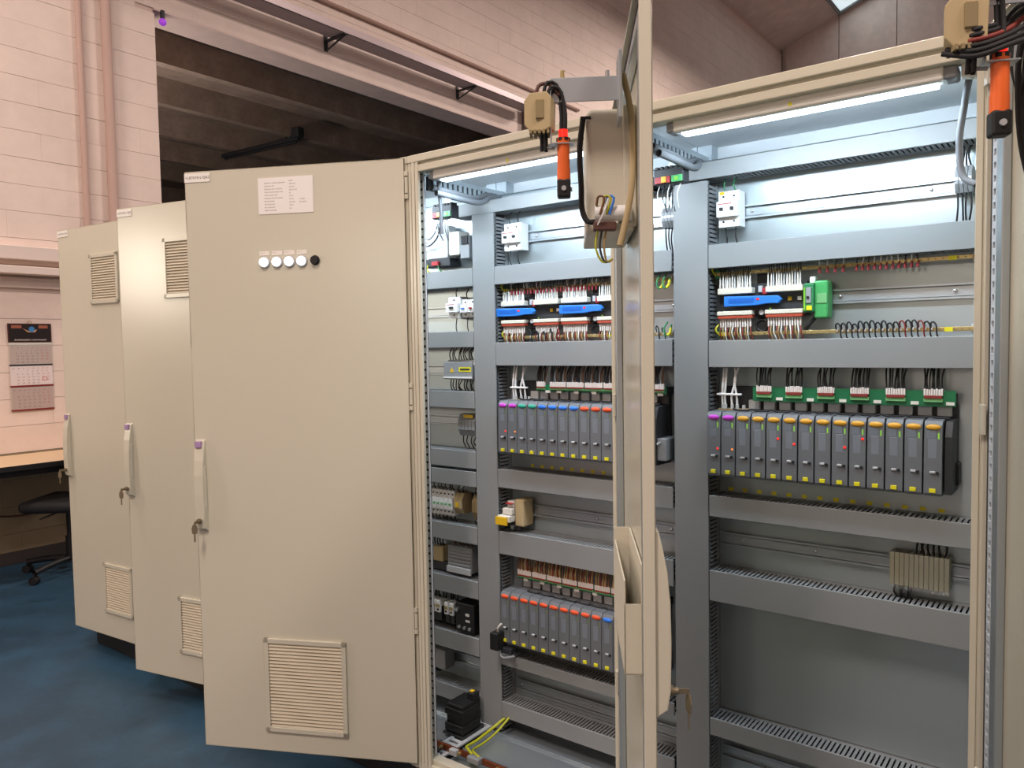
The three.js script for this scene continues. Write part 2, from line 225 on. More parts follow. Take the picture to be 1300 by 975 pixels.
{ // name strips and paper sheet
  const strip = canvasTex(256, 80, (x, w, h) => { x.fillStyle = '#eeeae2'; x.fillRect(0, 0, w, h); x.fillStyle = '#77736c'; x.font = 'bold 34px sans-serif'; x.fillText('+LB701R-L/QA2', 8, 52); });
  const sm = new THREE.MeshStandardMaterial({ map: strip, roughness: 0.5 });
  [[0, 0.681, 0.773], [1, 0.684, 0.773], [2, 0.68, 0.774]].forEach(([k, a, b]) => { const p = new THREE.PlaneGeometry(b - a, 0.03); p.translate(-(a + b) / 2, 2.074, 0.0022); part('name_strip', [p], sm, doors[k], 'white name strip'); part('name_strip_plate', [B(-b, -a, 2.059, 2.089, 0, 0.002)], M.offw, doors[k]); });
  const sheet = canvasTex(512, 320, (x, w, h) => {
    x.fillStyle = '#f0ebe6'; x.fillRect(0, 0, w, h); x.fillStyle = '#5f5a57'; x.font = '17px sans-serif';
    const L = ['Napiecie zasilania glowne', 'Napiecie ste', 'Napiecie ster. robocze', 'Prad znamionowy max', 'Prad nastaw wyl', 'Stopien ochrony obud', 'Rok budowy', 'Nr fabryczny', 'Nr schematu', 'Masa szafy kpl'], Rr = ['400V', '230V AC', '24V DC', '3x63 A kA', 'IP', 'IP 54', '50 Hz', 'EN 604', '2012', 'kg'];
    L.forEach((t, i) => x.fillText(t, 58, 52 + i * 27)); Rr.forEach((t, i) => x.fillText(t, 290, 40 + i * 27)); x.fillText('z wtyki', 385, 205); x.fillText('EN-6043', 385, 232);
  });
  part('paper_sheet', [new THREE.PlaneGeometry(0.193, 0.117).translate(-0.409, 2.0, 0.0018)], new THREE.MeshStandardMaterial({ map: sheet, roughness: 0.6 }), doors[2], 'white printed data sheet');
  part('sheet_sleeve', [B(-0.507, -0.311, 1.94, 2.06, 0.0, 0.0016)], M.offw, doors[2]);
  const tag = canvasTex(128, 48, (x, w, h) => { x.fillStyle = '#e9e2d8'; x.fillRect(0, 0, w, h); x.fillStyle = '#8a857e'; x.font = '18px sans-serif'; x.fillText('ZAS 1-2', 10, 28); });
  const tm = new THREE.MeshStandardMaterial({ map: tag, roughness: 0.5 });
  [0.491, 0.446, 0.402, 0.358].forEach(s => {
    part('indicator_lamp', [CY(0.0145, 0.012, 'z', -s, 1.783, 0.006, 28), new THREE.SphereGeometry(0.0145, 24, 8, 0, 6.2832, 0, 1.5708).rotateX(Math.PI / 2).scale(1, 1, 0.35).translate(-s, 1.783, 0.012)], M.lampOn, doors[2], 'lit white indicator lamp');
    part('lamp_bezel', [new THREE.TorusGeometry(0.0165, 0.003, 8, 28).translate(-s, 1.783, 0.003)], M.lgrey, doors[2]);
    part('lamp_tag', [new THREE.PlaneGeometry(0.036, 0.014).translate(-s, 1.813, 0.0012)], tm, doors[2]);
  });
  part('push_button', [CY(0.013, 0.014, 'z', -0.311, 1.784, 0.007, 24), new THREE.TorusGeometry(0.0135, 0.0028, 8, 24).translate(-0.311, 1.784, 0.004)], M.black, doors[2], 'black push button');
  [0, 1, 2].forEach(k => part('handle_badge', [RB(-WD + 0.012, -WD + 0.034, 1.164, 1.186, 0.004, 0.017, 0.002)], mat('#a98bb4', 0.4), doors[k], 'small violet badge'));
}
// document pockets inside the open doors
for (const k of [3, 4]) {
  const z = -0.006, a = 0.875, b = 1.085; const g = [B(-0.6, -0.3, a, b, z - 0.003, z), B(-0.6, -0.3, a, a + 0.003, z - 0.035, z), B(-0.6, -0.3, a, b - 0.03, z - 0.035, z - 0.032), B(-0.303, -0.3, a, b, z - 0.035, z), B(-0.6, -0.597, a, b - 0.075, z - 0.035, z)];
  part('document_pocket', g, M.cabIn, doors[k], 'open plastic document pocket');
}
// door 4 plinth shadow gap is real: doors hang clear of the floor

// ------------------------------------------------------------------ cabinet lamps
const lampDefs = [[-W + 0.09, -W + 0.70, 'slim lamp under the roof of the cabinet behind the four-lamp door'], [0.09, 0.70, 'slim lit lamp under the top beam left of the edge-on door'], [0.905, 1.50, 'slim lit lamp under the top beam of the nearest cabinet']];
lampDefs.forEach(([a, b, label]) => {
  const t = thing('cabinet_lamp', label, 'lamp', [(a + b) / 2, 2.03, -0.05], 'lamps inside the cabinets'); const h = (b - a) / 2;
  part('lamp_housing', [RB(-h, h, -0.006, 0.018, -0.028, 0.03, 0.006), RB(-h, h, -0.012, 0.0, 0.012, 0.03, 0.005)], M.offw, t);
  part('end_cap', [RB(-h - 0.02, -h + 0.002, -0.01, 0.016, -0.022, 0.026, 0.006)], M.grey, t); part('end_cap', [RB(h - 0.002, h + 0.025, -0.01, 0.016, -0.022, 0.026, 0.006)], M.grey, t);
  part('mounting_clip', [B(-h * 0.6, -h * 0.6 + 0.02, 0.016, 0.03, -0.02, 0.02), B(h * 0.6, h * 0.6 + 0.02, 0.016, 0.03, -0.02, 0.02)], M.zinc, t);
  part('diffuser', [EX([[0.013, -0.005], [0.008, -0.014], [-0.02, -0.014], [-0.03, -0.004], [-0.03, 0.01], [0, 0.01]], 2 * h - 0.03, 0.001).rotateY(-Math.PI / 2).translate(h - 0.015, 0, 0)], mat('#ffffff', 0.5, 0, { emissive: COOL, emissiveIntensity: 6 }), t);
  part('rating_dot', [B(-0.012, -0.004, -0.003, 0.005, 0.03, 0.0306)], M.yellow, t);
  const L = new THREE.RectAreaLight(COOL, COOL_I, 2 * h - 0.03, 0.036); L.position.set(0, -0.024, -0.012); L.rotation.set(-0.82, 0, 0); L.castShadow = true; t.add(L);
});
M.clearT = mat('#8d8974', 0.5);
// ------------------------------------------------------------------ wiring ducts
const ZP = -0.415, ZD = -0.3294;
function duct(label, x0, x1, y0, y1, vertical = false, cat = 'wiring duct') {
  const t = thing('wiring_duct', label, cat, [x0, y0, ZP]); const w = x1 - x0, h = y1 - y0, D = ZD - ZP;
  part('duct_cover', [RB(0, w, 0, h, D - 0.007, D, 0.002, 1)], M.duct, t);
  const pitch = 0.0125, f = 0.0078;
  const rows = [[], []];
  const n = Math.floor((vertical ? h : w) / pitch);
  for (let i = 0; i < n; i++) { const a = i * pitch + 0.002, b = a + f;
    if (vertical) { rows[0].push(B(0.001, 0.003, a, b, 0.018, D - 0.006)); rows[1].push(B(w - 0.003, w - 0.001, a, b, 0.018, D - 0.006)); }
    else { rows[0].push(B(a, b, 0.001, 0.003, 0.018, D - 0.006)); rows[1].push(B(a, b, h - 0.003, h - 0.001, 0.018, D - 0.006)); } }
  const base = vertical ? [[B(0.001, 0.003, 0, h, 0, 0.019), B(0.001, 0.003, 0, h, D - 0.016, D - 0.006)], [B(w - 0.003, w - 0.001, 0, h, 0, 0.019), B(w - 0.003, w - 0.001, 0, h, D - 0.016, D - 0.006)]] : [[B(0, w, 0.001, 0.003, 0, 0.019)], [B(0, w, h - 0.003, h - 0.001, 0, 0.019)]];
  for (const k of [0, 1]) stuff('slotted_side', [...rows[k], ...base[k]], M.ductSide, t);
  part('duct_base', [B(0.001, w - 0.001, 0.001, h - 0.001, 0, 0.002)], M.ductSide, t);
  const wires = []; const m = vertical ? 5 : 4;
  for (let i = 0; i < m; i++) { const q = (i + 0.7) / (m + 0.4), zz = 0.02 + 0.012 * (i % 3); wires.push(vertical ? CY(0.005, h - 0.01, 'y', q * w, h / 2, zz, 6) : CY(0.005, w - 0.01, 'x', w / 2, q * h, zz, 6)); }
  stuff('duct_wires', wires, M.rubber, t);
  return t;
}
const AL = 'the open cabinet left of the edge-on door', BL = 'the nearest open cabinet';
duct('tall upright grey wiring duct left of the magenta, teal and blue capped modules', -0.014, 0.083, 0.12, 1.955, true);
duct('tall upright grey wiring duct left of the amber capped modules', 0.758, 0.864, 0.16, 1.955, true);
[[1.955, 2.0, 'topmost grey wiring duct above the white breaker left of the edge-on door'], [1.706, 1.769, 'grey wiring duct above the two blue strips'], [1.425, 1.506, 'broad grey wiring duct between the two blue strips and the magenta, teal and blue caps'], [0.997, 1.063, 'grey wiring duct right below the modules with teal and blue caps'], [0.761, 0.842, 'grey wiring duct above the brown wires of the orange capped modules'], [0.362, 0.402, 'thin grey wiring duct right below the orange capped modules'], [0.17, 0.228, 'lowest grey wiring duct above the black transformer box\'s right side']].forEach(([a, b, l], i) => duct(l, i ? 0.084 : -0.11, i ? 0.752 : 0.69, a, b));
[[1.96, 2.008, 'topmost grey wiring duct under the lamp of the nearest cabinet'], [1.705, 1.772, 'grey wiring duct above the row of red ferrules and the green relay'], [1.423, 1.5, 'broad grey wiring duct between the black wire loops and the green circuit boards'], [0.99, 1.052, 'grey wiring duct right below the amber capped modules'], [0.742, 0.832, 'grey slotted wiring duct under the clear terminal block'], [0.34, 0.392, 'lowest grey slotted wiring duct of the nearest cabinet']].forEach(([a, b, l], i) => duct(l, i ? 0.866 : 0.7, 1.55, a, b));
[[1.707, 1.77, 'narrow grey duct above the white and blue breakers by the left post'], [1.49, 1.548, 'narrow grey duct below the white and blue breakers by the left post'], [1.27, 1.332, 'narrow grey duct below the terminal block with yellow warning label'], [1.052, 1.115, 'narrow grey duct just above a thin dark gap by the left post'], [0.986, 1.042, 'narrow grey duct just below a thin dark gap by the left post'], [0.776, 0.839, 'narrow grey duct below the row of white miniature breakers'], [0.575, 0.64, 'narrow grey duct above the row of small contactors'], [0.363, 0.43, 'narrow grey duct below the row of small contactors'], [0.166, 0.222, 'lowest narrow grey duct behind the black transformer box']].forEach(([a, b, l]) => duct(l, -0.66, -0.016, a, b));

// ------------------------------------------------------------------ rails and small devices
function rail(label, x0, x1, y, screws = []) {
  const t = thing('mounting_rail', label, 'rail', [x0, y, ZP]); const w = x1 - x0;
  part('rail_profile', [B(0, w, -0.0135, 0.0135, 0.004, 0.0055), B(0, w, 0.0125, 0.014, 0.004, 0.0135), B(0, w, -0.014, -0.0125, 0.004, 0.0135), B(0, w, 0.0125, 0.0195, 0.012, 0.0135), B(0, w, -0.0195, -0.0125, 0.012, 0.0135)], M.zinc, t);
  part('rail_spacer', [B(0.02, 0.05, -0.012, 0.012, 0, 0.004)], M.zinc, t); part('rail_spacer', [B(w - 0.05, w - 0.02, -0.012, 0.012, 0, 0.004)], M.zinc, t);
  screws.forEach(s => part('screw', [CY(0.005, 0.004, 'z', s - x0, 0, 0.0075, 10), new THREE.SphereGeometry(0.0046, 10, 5, 0, 6.2832, 0, 1.5708).rotateX(Math.PI / 2).scale(1, 1, 0.5).translate(s - x0, 0, 0.0095)], M.steel, t));
  return t;
}
rail('galvanised rail right of the white breaker left of the edge-on door', 0.1, 0.745, 1.87, [0.21, 0.5]);
rail('galvanised rail carrying the two blue strips', 0.1, 0.745, 1.61, [0.72]);
rail('galvanised rail right of the tan and yellow terminals', 0.09, 0.745, 0.915, [0.44, 0.71]);
rail('galvanised rail in the empty bay below the orange capped modules', 0.095, 0.745, 0.27, [0.12, 0.41]);
rail('galvanised rail right of the white breaker in the nearest cabinet', 0.87, 1.535, 1.866, [0.965, 1.42]);
rail('galvanised rail right of the green relay', 0.87, 1.535, 1.612, [1.205, 1.475]);
rail('galvanised rail left of the clear terminal block', 0.875, 1.535, 0.912, [0.935, 1.145]);
rail('galvanised rail at the very bottom of the nearest cabinet', 0.875, 1.535, 0.265);
[[1.88, 'rail behind the grey power supply beside the left post'], [1.625, 'rail left of the white and blue breakers'], [1.405, 'rail left of the terminal block with yellow warning label'], [1.215, 'rail left of the small clear terminals above the thin dark gap'], [0.905, 'rail behind the row of white miniature breakers'], [0.7, 'rail behind the grey box and tan relay'], [0.5, 'rail behind the row of small contactors'], [0.3, 'pale lit rail right of the orange glowing switch']].forEach(([y, l]) => rail(l, -0.66, -0.03, y, []));

function wiresDown(t, xs, y0, y1, z, m, r = 0.002, name = 'wire', sway = 0.006) { xs.forEach(x => part(name, [TU([[x, y0, z], [x + rr(-sway, sway), (y0 + y1) / 2, z + rr(0, 0.012)], [x + rr(-sway, sway), y1, z - 0.01]], r, 6, 5)], m, t)); }
function mcb(label, x0, w, y, h, cat = 'circuit breaker', opt = {}) {
  const t = thing('circuit_breaker', label, cat, [x0, y, ZP + 0.0135]);
  const d = opt.d || 0.058; const pr = [[0, -h * 0.5], [d * 0.72, -h * 0.5], [d * 0.72, -h * 0.22], [d, -h * 0.22], [d, h * 0.2], [d * 0.72, h * 0.2], [d * 0.72, h * 0.5], [0, h * 0.5]];
  const g = EX(pr, w - 0.003, 0.0012); g.rotateY(-Math.PI / 2); g.translate(w - 0.0015, 0, 0);
  part('body', [g], M.white, t);
  if (opt.stripe !== false) part('stripe', [B(0.004, w * 0.72, h * 0.12, h * 0.145, d, d + 0.0022)], M.red, t);
  const n = opt.poles || 1; for (let i = 0; i < n; i++) { part('toggle', [RB(w * (i + 0.35) / n, w * (i + 0.65) / n, -h * 0.06, h * 0.03, d, d + 0.008, 0.001, 1)], opt.toggle || M.dark, t); part('terminal_screw', [CY(0.003, 0.003, 'z', w * (i + 0.5) / n, -h * 0.36, d * 0.72 + 0.002, 10)], M.dark, t); part('terminal_screw', [CY(0.003, 0.003, 'z', w * (i + 0.5) / n, h * 0.36, d * 0.72 + 0.002, 10)], M.dark, t); }
  const ws = []; for (let i = 0; i < n; i++) ws.push(w * (i + 0.5) / n);
  wiresDown(t, ws, -h * 0.5, -h * 0.5 - (opt.down || 0.05), d * 0.5, opt.wire || M.rubber); if (opt.up) wiresDown(t, ws, h * 0.5, h * 0.5 + opt.up, d * 0.5, opt.wireUp || M.rubber);
  if (opt.tag) part('yellow_tag', [B(0.004, 0.018, h * 0.42, h * 0.5, d * 0.72, d * 0.72 + 0.0025)], M.yellowO, t);
  return t;
}
mcb('white breaker with red line on the rail left of the edge-on door', 0.108, 0.072, 1.868, 0.09, 'circuit breaker', { poles: 2, up: 0.045, down: 0.06 });
mcb('white breaker with red line in the nearest cabinet, green wire above', 0.885, 0.062, 1.872, 0.098, 'circuit breaker', { poles: 2, tag: true, up: 0.045, down: 0.06, wireUp: M.dgreen });
mcb('white breaker with red line left of the blue-toggle breakers', -0.158, 0.058, 1.637, 0.075, 'circuit breaker', { poles: 1, up: 0.035, down: 0.075 });
mcb('small white breaker with blue toggle by the upright duct', -0.096, 0.034, 1.632, 0.062, 'circuit breaker', { stripe: false, toggle: M.blue, up: 0.04, down: 0.07, d: 0.05 });
mcb('small white breaker with red toggle touching the upright duct', -0.061, 0.034, 1.632, 0.062, 'circuit breaker', { stripe: false, toggle: M.red, up: 0.04, down: 0.07, d: 0.05 });
for (let i = 0; i < 8; i++) { const t = mcb(`${ORD[i]} white miniature breaker from the left in the row beside the tan end block`, -0.302 + i * 0.0195, 0.0188, 0.908, 0.092, 'circuit breaker', { stripe: false, toggle: M.lgreen, up: 0.035, down: 0.03 }); t.userData.group = 'row of white miniature breakers'; }

// grey feed-through terminals with bars
function terminals(label, x0, x1, y, h, body, n, opt = {}) {
  const t = thing('terminal_block', label, 'terminal block', [x0, y, ZP + 0.0135]); const w = x1 - x0, d = opt.d || 0.045;
  for (let i = 0; i < n; i++) { const a = w * i / n, b = w * (i + 1) / n - 0.0008; const g = EX([[0, -h / 2], [d * 0.7, -h / 2], [d, -h * 0.2], [d, h * 0.2], [d * 0.7, h / 2], [0, h / 2]], b - a - 0.001, 0.0004); g.rotateY(-Math.PI / 2); g.translate(b, 0, 0); part('terminal', [g], body, t); if (opt.marker !== false) part('marker', [B(a + 0.0008, b - 0.0008, -h * 0.06, h * 0.06, d, d + 0.0015)], M.white, t); }
  const xs = []; for (let i = 0; i < (opt.nw ?? n); i++) xs.push(w * (i + 0.5) / (opt.nw ?? n));
  if (opt.up) wiresDown(t, xs, h / 2, h / 2 + opt.up, d * 0.55, opt.wm || M.rubber, opt.r || 0.0022); if (opt.down) wiresDown(t, xs, -h / 2, -h / 2 - opt.down, d * 0.55, opt.wm || M.rubber, opt.r || 0.0022);
  return t;
}
terminals('small grey terminal block at the right end of the upper rail, nearest cabinet', 1.477, 1.514, 1.875, 0.062, M.grey, 4, { up: 0.05, down: 0.07, d: 0.05 });
terminals('small grey terminal block seen between the edge-on door and the upright duct', 0.708, 0.75, 1.87, 0.06, M.grey, 4, { up: 0.05, down: 0.07, d: 0.05 });
{ const t = terminals('grey terminal block with yellow warning label and black wires', -0.172, -0.036, 1.408, 0.072, M.lgrey, 8, { up: 0.045, down: 0.05, d: 0.05, marker: false, nw: 10 });
  part('clear_cover', [RB(-0.002, 0.138, -0.034, 0.03, 0.052, 0.06, 0.003)], M.grey, t); part('yellow_label', [B(0.074, 0.132, -0.006, 0.011, 0.0602, 0.0612)], M.yellow, t); part('yellow_triangle', [EX([[0.03, -0.008], [0.05, -0.008], [0.04, 0.01]], 0.001).translate(0, 0, 0.0602)], M.yellowO, t);
  part('label_rule', [B(0.08, 0.126, -0.001, 0.006, 0.0612, 0.0615)], M.dark, t); part('lower_bar', [B(0, 0.136, -0.03, -0.024, 0.06, 0.0625)], M.white, t); }
{ const t = terminals('small clear-covered terminals with yellow tag above the thin dark gap', -0.122, -0.04, 1.205, 0.08, M.grey, 5, { down: 0.045, d: 0.045, marker: false, nw: 4 }); part('yellow_tag', [B(0.03, 0.075, 0.028, 0.04, 0.045, 0.047)], M.yellowO, t); }
{ const t = terminals('tan end block beside the white miniature breakers', -0.143, -0.1, 0.912, 0.075, M.tan, 2, { d: 0.055, marker: false, up: 0.03, nw: 2 }); part('yellow_mark', [B(0.012, 0.026, -0.012, 0.006, 0.055, 0.057)], M.yellowO, t); }
terminals('brown and tan terminals squeezed next to the upright duct by the breakers', -0.062, -0.02, 0.905, 0.09, M.tanD, 3, { d: 0.045, marker: false, up: 0.03, down: 0.03 });
{ const t = thing('stacked_terminal', 'white and tan stepped terminals with a yellow front tag on the rail', 'terminal block', [0.085, 0.91, ZP + 0.0135]);
  for (let i = 0; i < 3; i++) part('step', [RB(0.004 + i * 0.012, 0.058, -0.03 + i * 0.024, -0.008 + i * 0.024, 0, 0.085 - i * 0.014, 0.002, 1)], M.offw, t);
  part('red_line', [B(0.03, 0.056, 0.032, 0.035, 0.0, 0.072)], M.red, t); part('yellow_tag', [RB(0, 0.05, -0.04, -0.012, 0.085, 0.092, 0.001, 1)], M.yellowO, t); part('tan_end', [RB(0.062, 0.1, -0.045, 0.05, 0, 0.06, 0.006)], M.tan, t);
  part('clamp_screw', [CY(0.008, 0.03, 'z', 0.05, -0.05, 0.045, 12)], M.steel, t); part('clamp_screw', [CY(0.007, 0.03, 'z', 0.075, -0.052, 0.04, 12)], M.dark, t); }
{ const t = thing('clear_terminal', 'clear-covered terminal block with black wires in the dim lower bay', 'terminal block', [1.342, 0.91, ZP + 0.0135]);
  for (let i = 0; i < 12; i++) part('terminal', [RB(i * 0.0112, i * 0.0112 + 0.0104, -0.042, 0.042, 0, 0.044, 0.001, 1)], M.clearT, t);
  part('clear_cover', [RB(-0.003, 0.137, -0.048, 0.046, 0.05, 0.054, 0.002, 1)], M.pane, t); part('cover_lip', [RB(-0.003, 0.137, -0.05, -0.04, 0.044, 0.06, 0.003, 1)], M.pane, t);
  wiresDown(t, [0.058, 0.068, 0.078, 0.09, 0.1, 0.112, 0.122], 0.042, 0.085, 0.03, M.rubber, 0.0025); wiresDown(t, [0.012, 0.022, 0.03, 0.04, 0.05], -0.042, -0.08, 0.03, M.rubber, 0.0025);
  for (let i = 0; i < 7; i++) part('ferrule', [CY(0.0022, 0.014, 'y', 0.058 + i * 0.0107, 0.049, 0.03, 6)], M.ferr, t); }

// beside the left post: power supply, relays, contactors
function relayLED(label, x0, y) {
  const t = thing('signal_relay', label, 'relay', [x0, y, -0.245]); part('hanger', [B(0.03, 0.06, 0.02, 0.065, 0.002, 0.005)], M.zinc, t);
  part('body', [RB(0, 0.09, -0.02, 0.022, 0, 0.04, 0.003)], M.dark, t); for (let i = 0; i < 6; i++) part('top_tooth', [RB(0.004 + i * 0.0145, 0.013 + i * 0.0145, 0.02, 0.03, 0.005, 0.036, 0.001, 1)], M.black, t);
  part('red_window', [RB(0.006, 0.032, -0.018, 0.0, 0.04, 0.044, 0.001, 1)], M.red, t); part('amber_window', [RB(0.026, 0.04, -0.016, 0.0, 0.042, 0.046, 0.001, 1)], M.ledY, t); part('red_window', [RB(0.04, 0.052, -0.018, 0.0, 0.04, 0.044, 0.001, 1)], M.red, t); part('green_window', [RB(0.056, 0.088, -0.018, 0.0, 0.04, 0.044, 0.001, 1)], M.tgreen, t); part('green_light', [RB(0.066, 0.076, -0.014, -0.004, 0.043, 0.046, 0.001, 1)], M.ledG, t);
  for (let i = 0; i < 5; i++) part('wire', [TU([[0.012 + i * 0.016, -0.02, 0.025], [0.01 + i * 0.015, -0.05, 0.035], [0.02 + i * 0.012, -0.085 - 0.01 * (i % 2), 0.02]], 0.0016, 8, 5)], i % 2 ? M.dark : M.offw, t);
  return t;
}
relayLED('small relay with red, amber and green windows beside the left post', -0.088, 1.955);
relayLED('small relay with red, amber and green windows seen right of the edge-on door', 0.758, 1.955);
{ const t = thing('power_supply', 'grey power supply with black connectors beside the left post', 'power supply', [-0.3, 1.79, ZP + 0.0135]);
  part('case', [RB(0.05, 0.15, 0.03, 0.15, 0, 0.05, 0.004)], M.lgrey, t); part('front_plate', [RB(0.165, 0.215, 0.035, 0.12, 0, 0.06, 0.004)], M.offw, t); part('side_block', [RB(0.215, 0.258, 0.02, 0.1, 0, 0.055, 0.003)], M.grey, t); part('terminal_row', [RB(0.03, 0.16, 0.0, 0.03, 0, 0.05, 0.003)], M.dark, t); part('red_plug', [RB(0.078, 0.11, 0.004, 0.02, 0.05, 0.062, 0.002)], M.red, t);
  for (let i = 0; i < 4; i++) part('black_plug', [RB(0.225 + i * 0.008, 0.231 + i * 0.008, 0.07, 0.1, 0.05, 0.062, 0.001, 1)], M.black, t);
  part('wire', [TU([[0.02, 0.17, 0.06], [0.03, 0.11, 0.075], [0.07, 0.075, 0.075], [0.115, 0.1, 0.07], [0.12, 0.16, 0.05]], 0.0028, 18, 6)], M.rubber, t); part('wire', [TU([[0.035, 0.17, 0.06], [0.045, 0.12, 0.07], [0.075, 0.1, 0.07], [0.1, 0.12, 0.065], [0.105, 0.16, 0.05]], 0.002, 18, 6)], M.dark, t);
  part('earth_wire', [TU([[0.05, 0.01, 0.05], [0.06, -0.01, 0.065], [0.08, -0.03, 0.055]], 0.003, 8, 6)], M.gy, t); part('wire', [TU([[0.11, 0.004, 0.06], [0.125, -0.012, 0.07], [0.14, -0.03, 0.055]], 0.0025, 8, 6)], M.dgreen, t); }
{ const t = thing('tan_relay', 'small tan relay between dark sockets under the white breakers', 'relay', [-0.256, 0.708, ZP + 0.0135]); part('body', [RB(0, 0.05, -0.028, 0.028, 0, 0.05, 0.003)], M.tan, t); part('socket', [RB(-0.04, 0.075, -0.06, -0.028, 0, 0.045, 0.003)], M.dark, t); part('side_clip', [RB(0.048, 0.062, -0.025, 0.03, 0, 0.04, 0.003)], M.tanD, t); wiresDown(t, [-0.03, -0.018, -0.005, 0.01, 0.025, 0.04], 0.028, 0.07, 0.03, M.rubber, 0.003); }
{ const t = thing('grey_module', 'grey finned box left of the upright duct under the white breakers', 'module', [-0.182, 0.7, ZP + 0.0135]); part('body', [RB(0, 0.12, -0.045, 0.05, 0, 0.05, 0.004)], M.grey, t); for (let i = 0; i < 5; i++) part('fin', [RB(0.005, 0.115, -0.02 + i * 0.013, -0.014 + i * 0.013, 0.05, 0.054, 0.001, 1)], M.grey, t); part('clear_lid', [RB(0.0, 0.118, -0.05, -0.026, 0.05, 0.058, 0.002, 1)], M.lgrey, t); wiresDown(t, [0.03, 0.05, 0.07, 0.09, 0.105], 0.05, 0.075, 0.03, M.brown, 0.003); }
for (let i = 0; i < 6; i++) { const white = i < 4, x = white ? -0.296 + i * 0.022 : -0.19 + (i - 4) * 0.026; const t = thing('contactor', ['leftmost', 'second', 'third', 'fourth', 'fifth', 'sixth'][i] + ' white-topped contactor in the dark row by the left post', 'contactor', [x, 0.5, ZP + 0.0135], 'row of small contactors'); part('body', [RB(0, 0.021, -0.045, 0.012, 0, 0.06, 0.002, 1)], M.dark, t); part('white_front', [RB(0.001, 0.02, -0.012, 0.034, 0.004, 0.068, 0.002, 1)], M.white, t); part('dial', [CY(0.004, 0.004, 'z', 0.0105, 0.0, 0.069, 10)], M.black, t); part('brass_plate', [B(0.003, 0.018, 0.008, 0.02, 0.068, 0.0694)], M.brass, t); wiresDown(t, [0.006, 0.015], 0.034, 0.075, 0.03, M.rubber, 0.003); wiresDown(t, [0.006, 0.015], -0.045, -0.068, 0.03, M.rubber, 0.003); }
{ const t = thing('motor_starter', 'black motor starter at the end of the contactor row', 'contactor', [-0.135, 0.49, ZP + 0.0135]); part('body', [RB(0, 0.09, -0.05, 0.055, 0, 0.065, 0.004)], M.black, t); part('silver_lug', [CY(0.008, 0.012, 'z', 0.012, 0.03, 0.068, 12)], M.steel, t); part('label', [B(0.05, 0.068, 0.01, 0.02, 0.065, 0.066)], M.offw, t); part('label', [B(0.05, 0.07, -0.012, -0.004, 0.065, 0.066)], M.offw, t); for (let i = 0; i < 3; i++) part('terminal', [CY(0.006, 0.01, 'z', 0.02 + i * 0.025, -0.035, 0.066, 10)], M.grey, t); }
{ const t = thing('lit_switch', 'orange glowing switch at the bottom beside the left post', 'switch', [-0.296, 0.298, ZP + 0.0135]); part('body', [RB(0, 0.095, -0.035, 0.04, 0, 0.055, 0.004)], M.grey, t); part('orange_light', [RB(0.002, 0.04, -0.02, 0.012, 0.055, 0.06, 0.002, 1)], M.ledO, t); part('toggle', [CY(0.004, 0.006, 'z', 0.014, -0.006, 0.062, 10)], M.dark, t); part('toggle', [CY(0.004, 0.006, 'z', 0.028, -0.006, 0.062, 10)], M.dark, t); part('white_strip', [RB(0.0, 0.04, 0.018, 0.03, 0.055, 0.06, 0.002, 1)], M.white, t); wiresDown(t, [0.02, 0.04], -0.035, -0.06, 0.03, M.rubber, 0.004); }

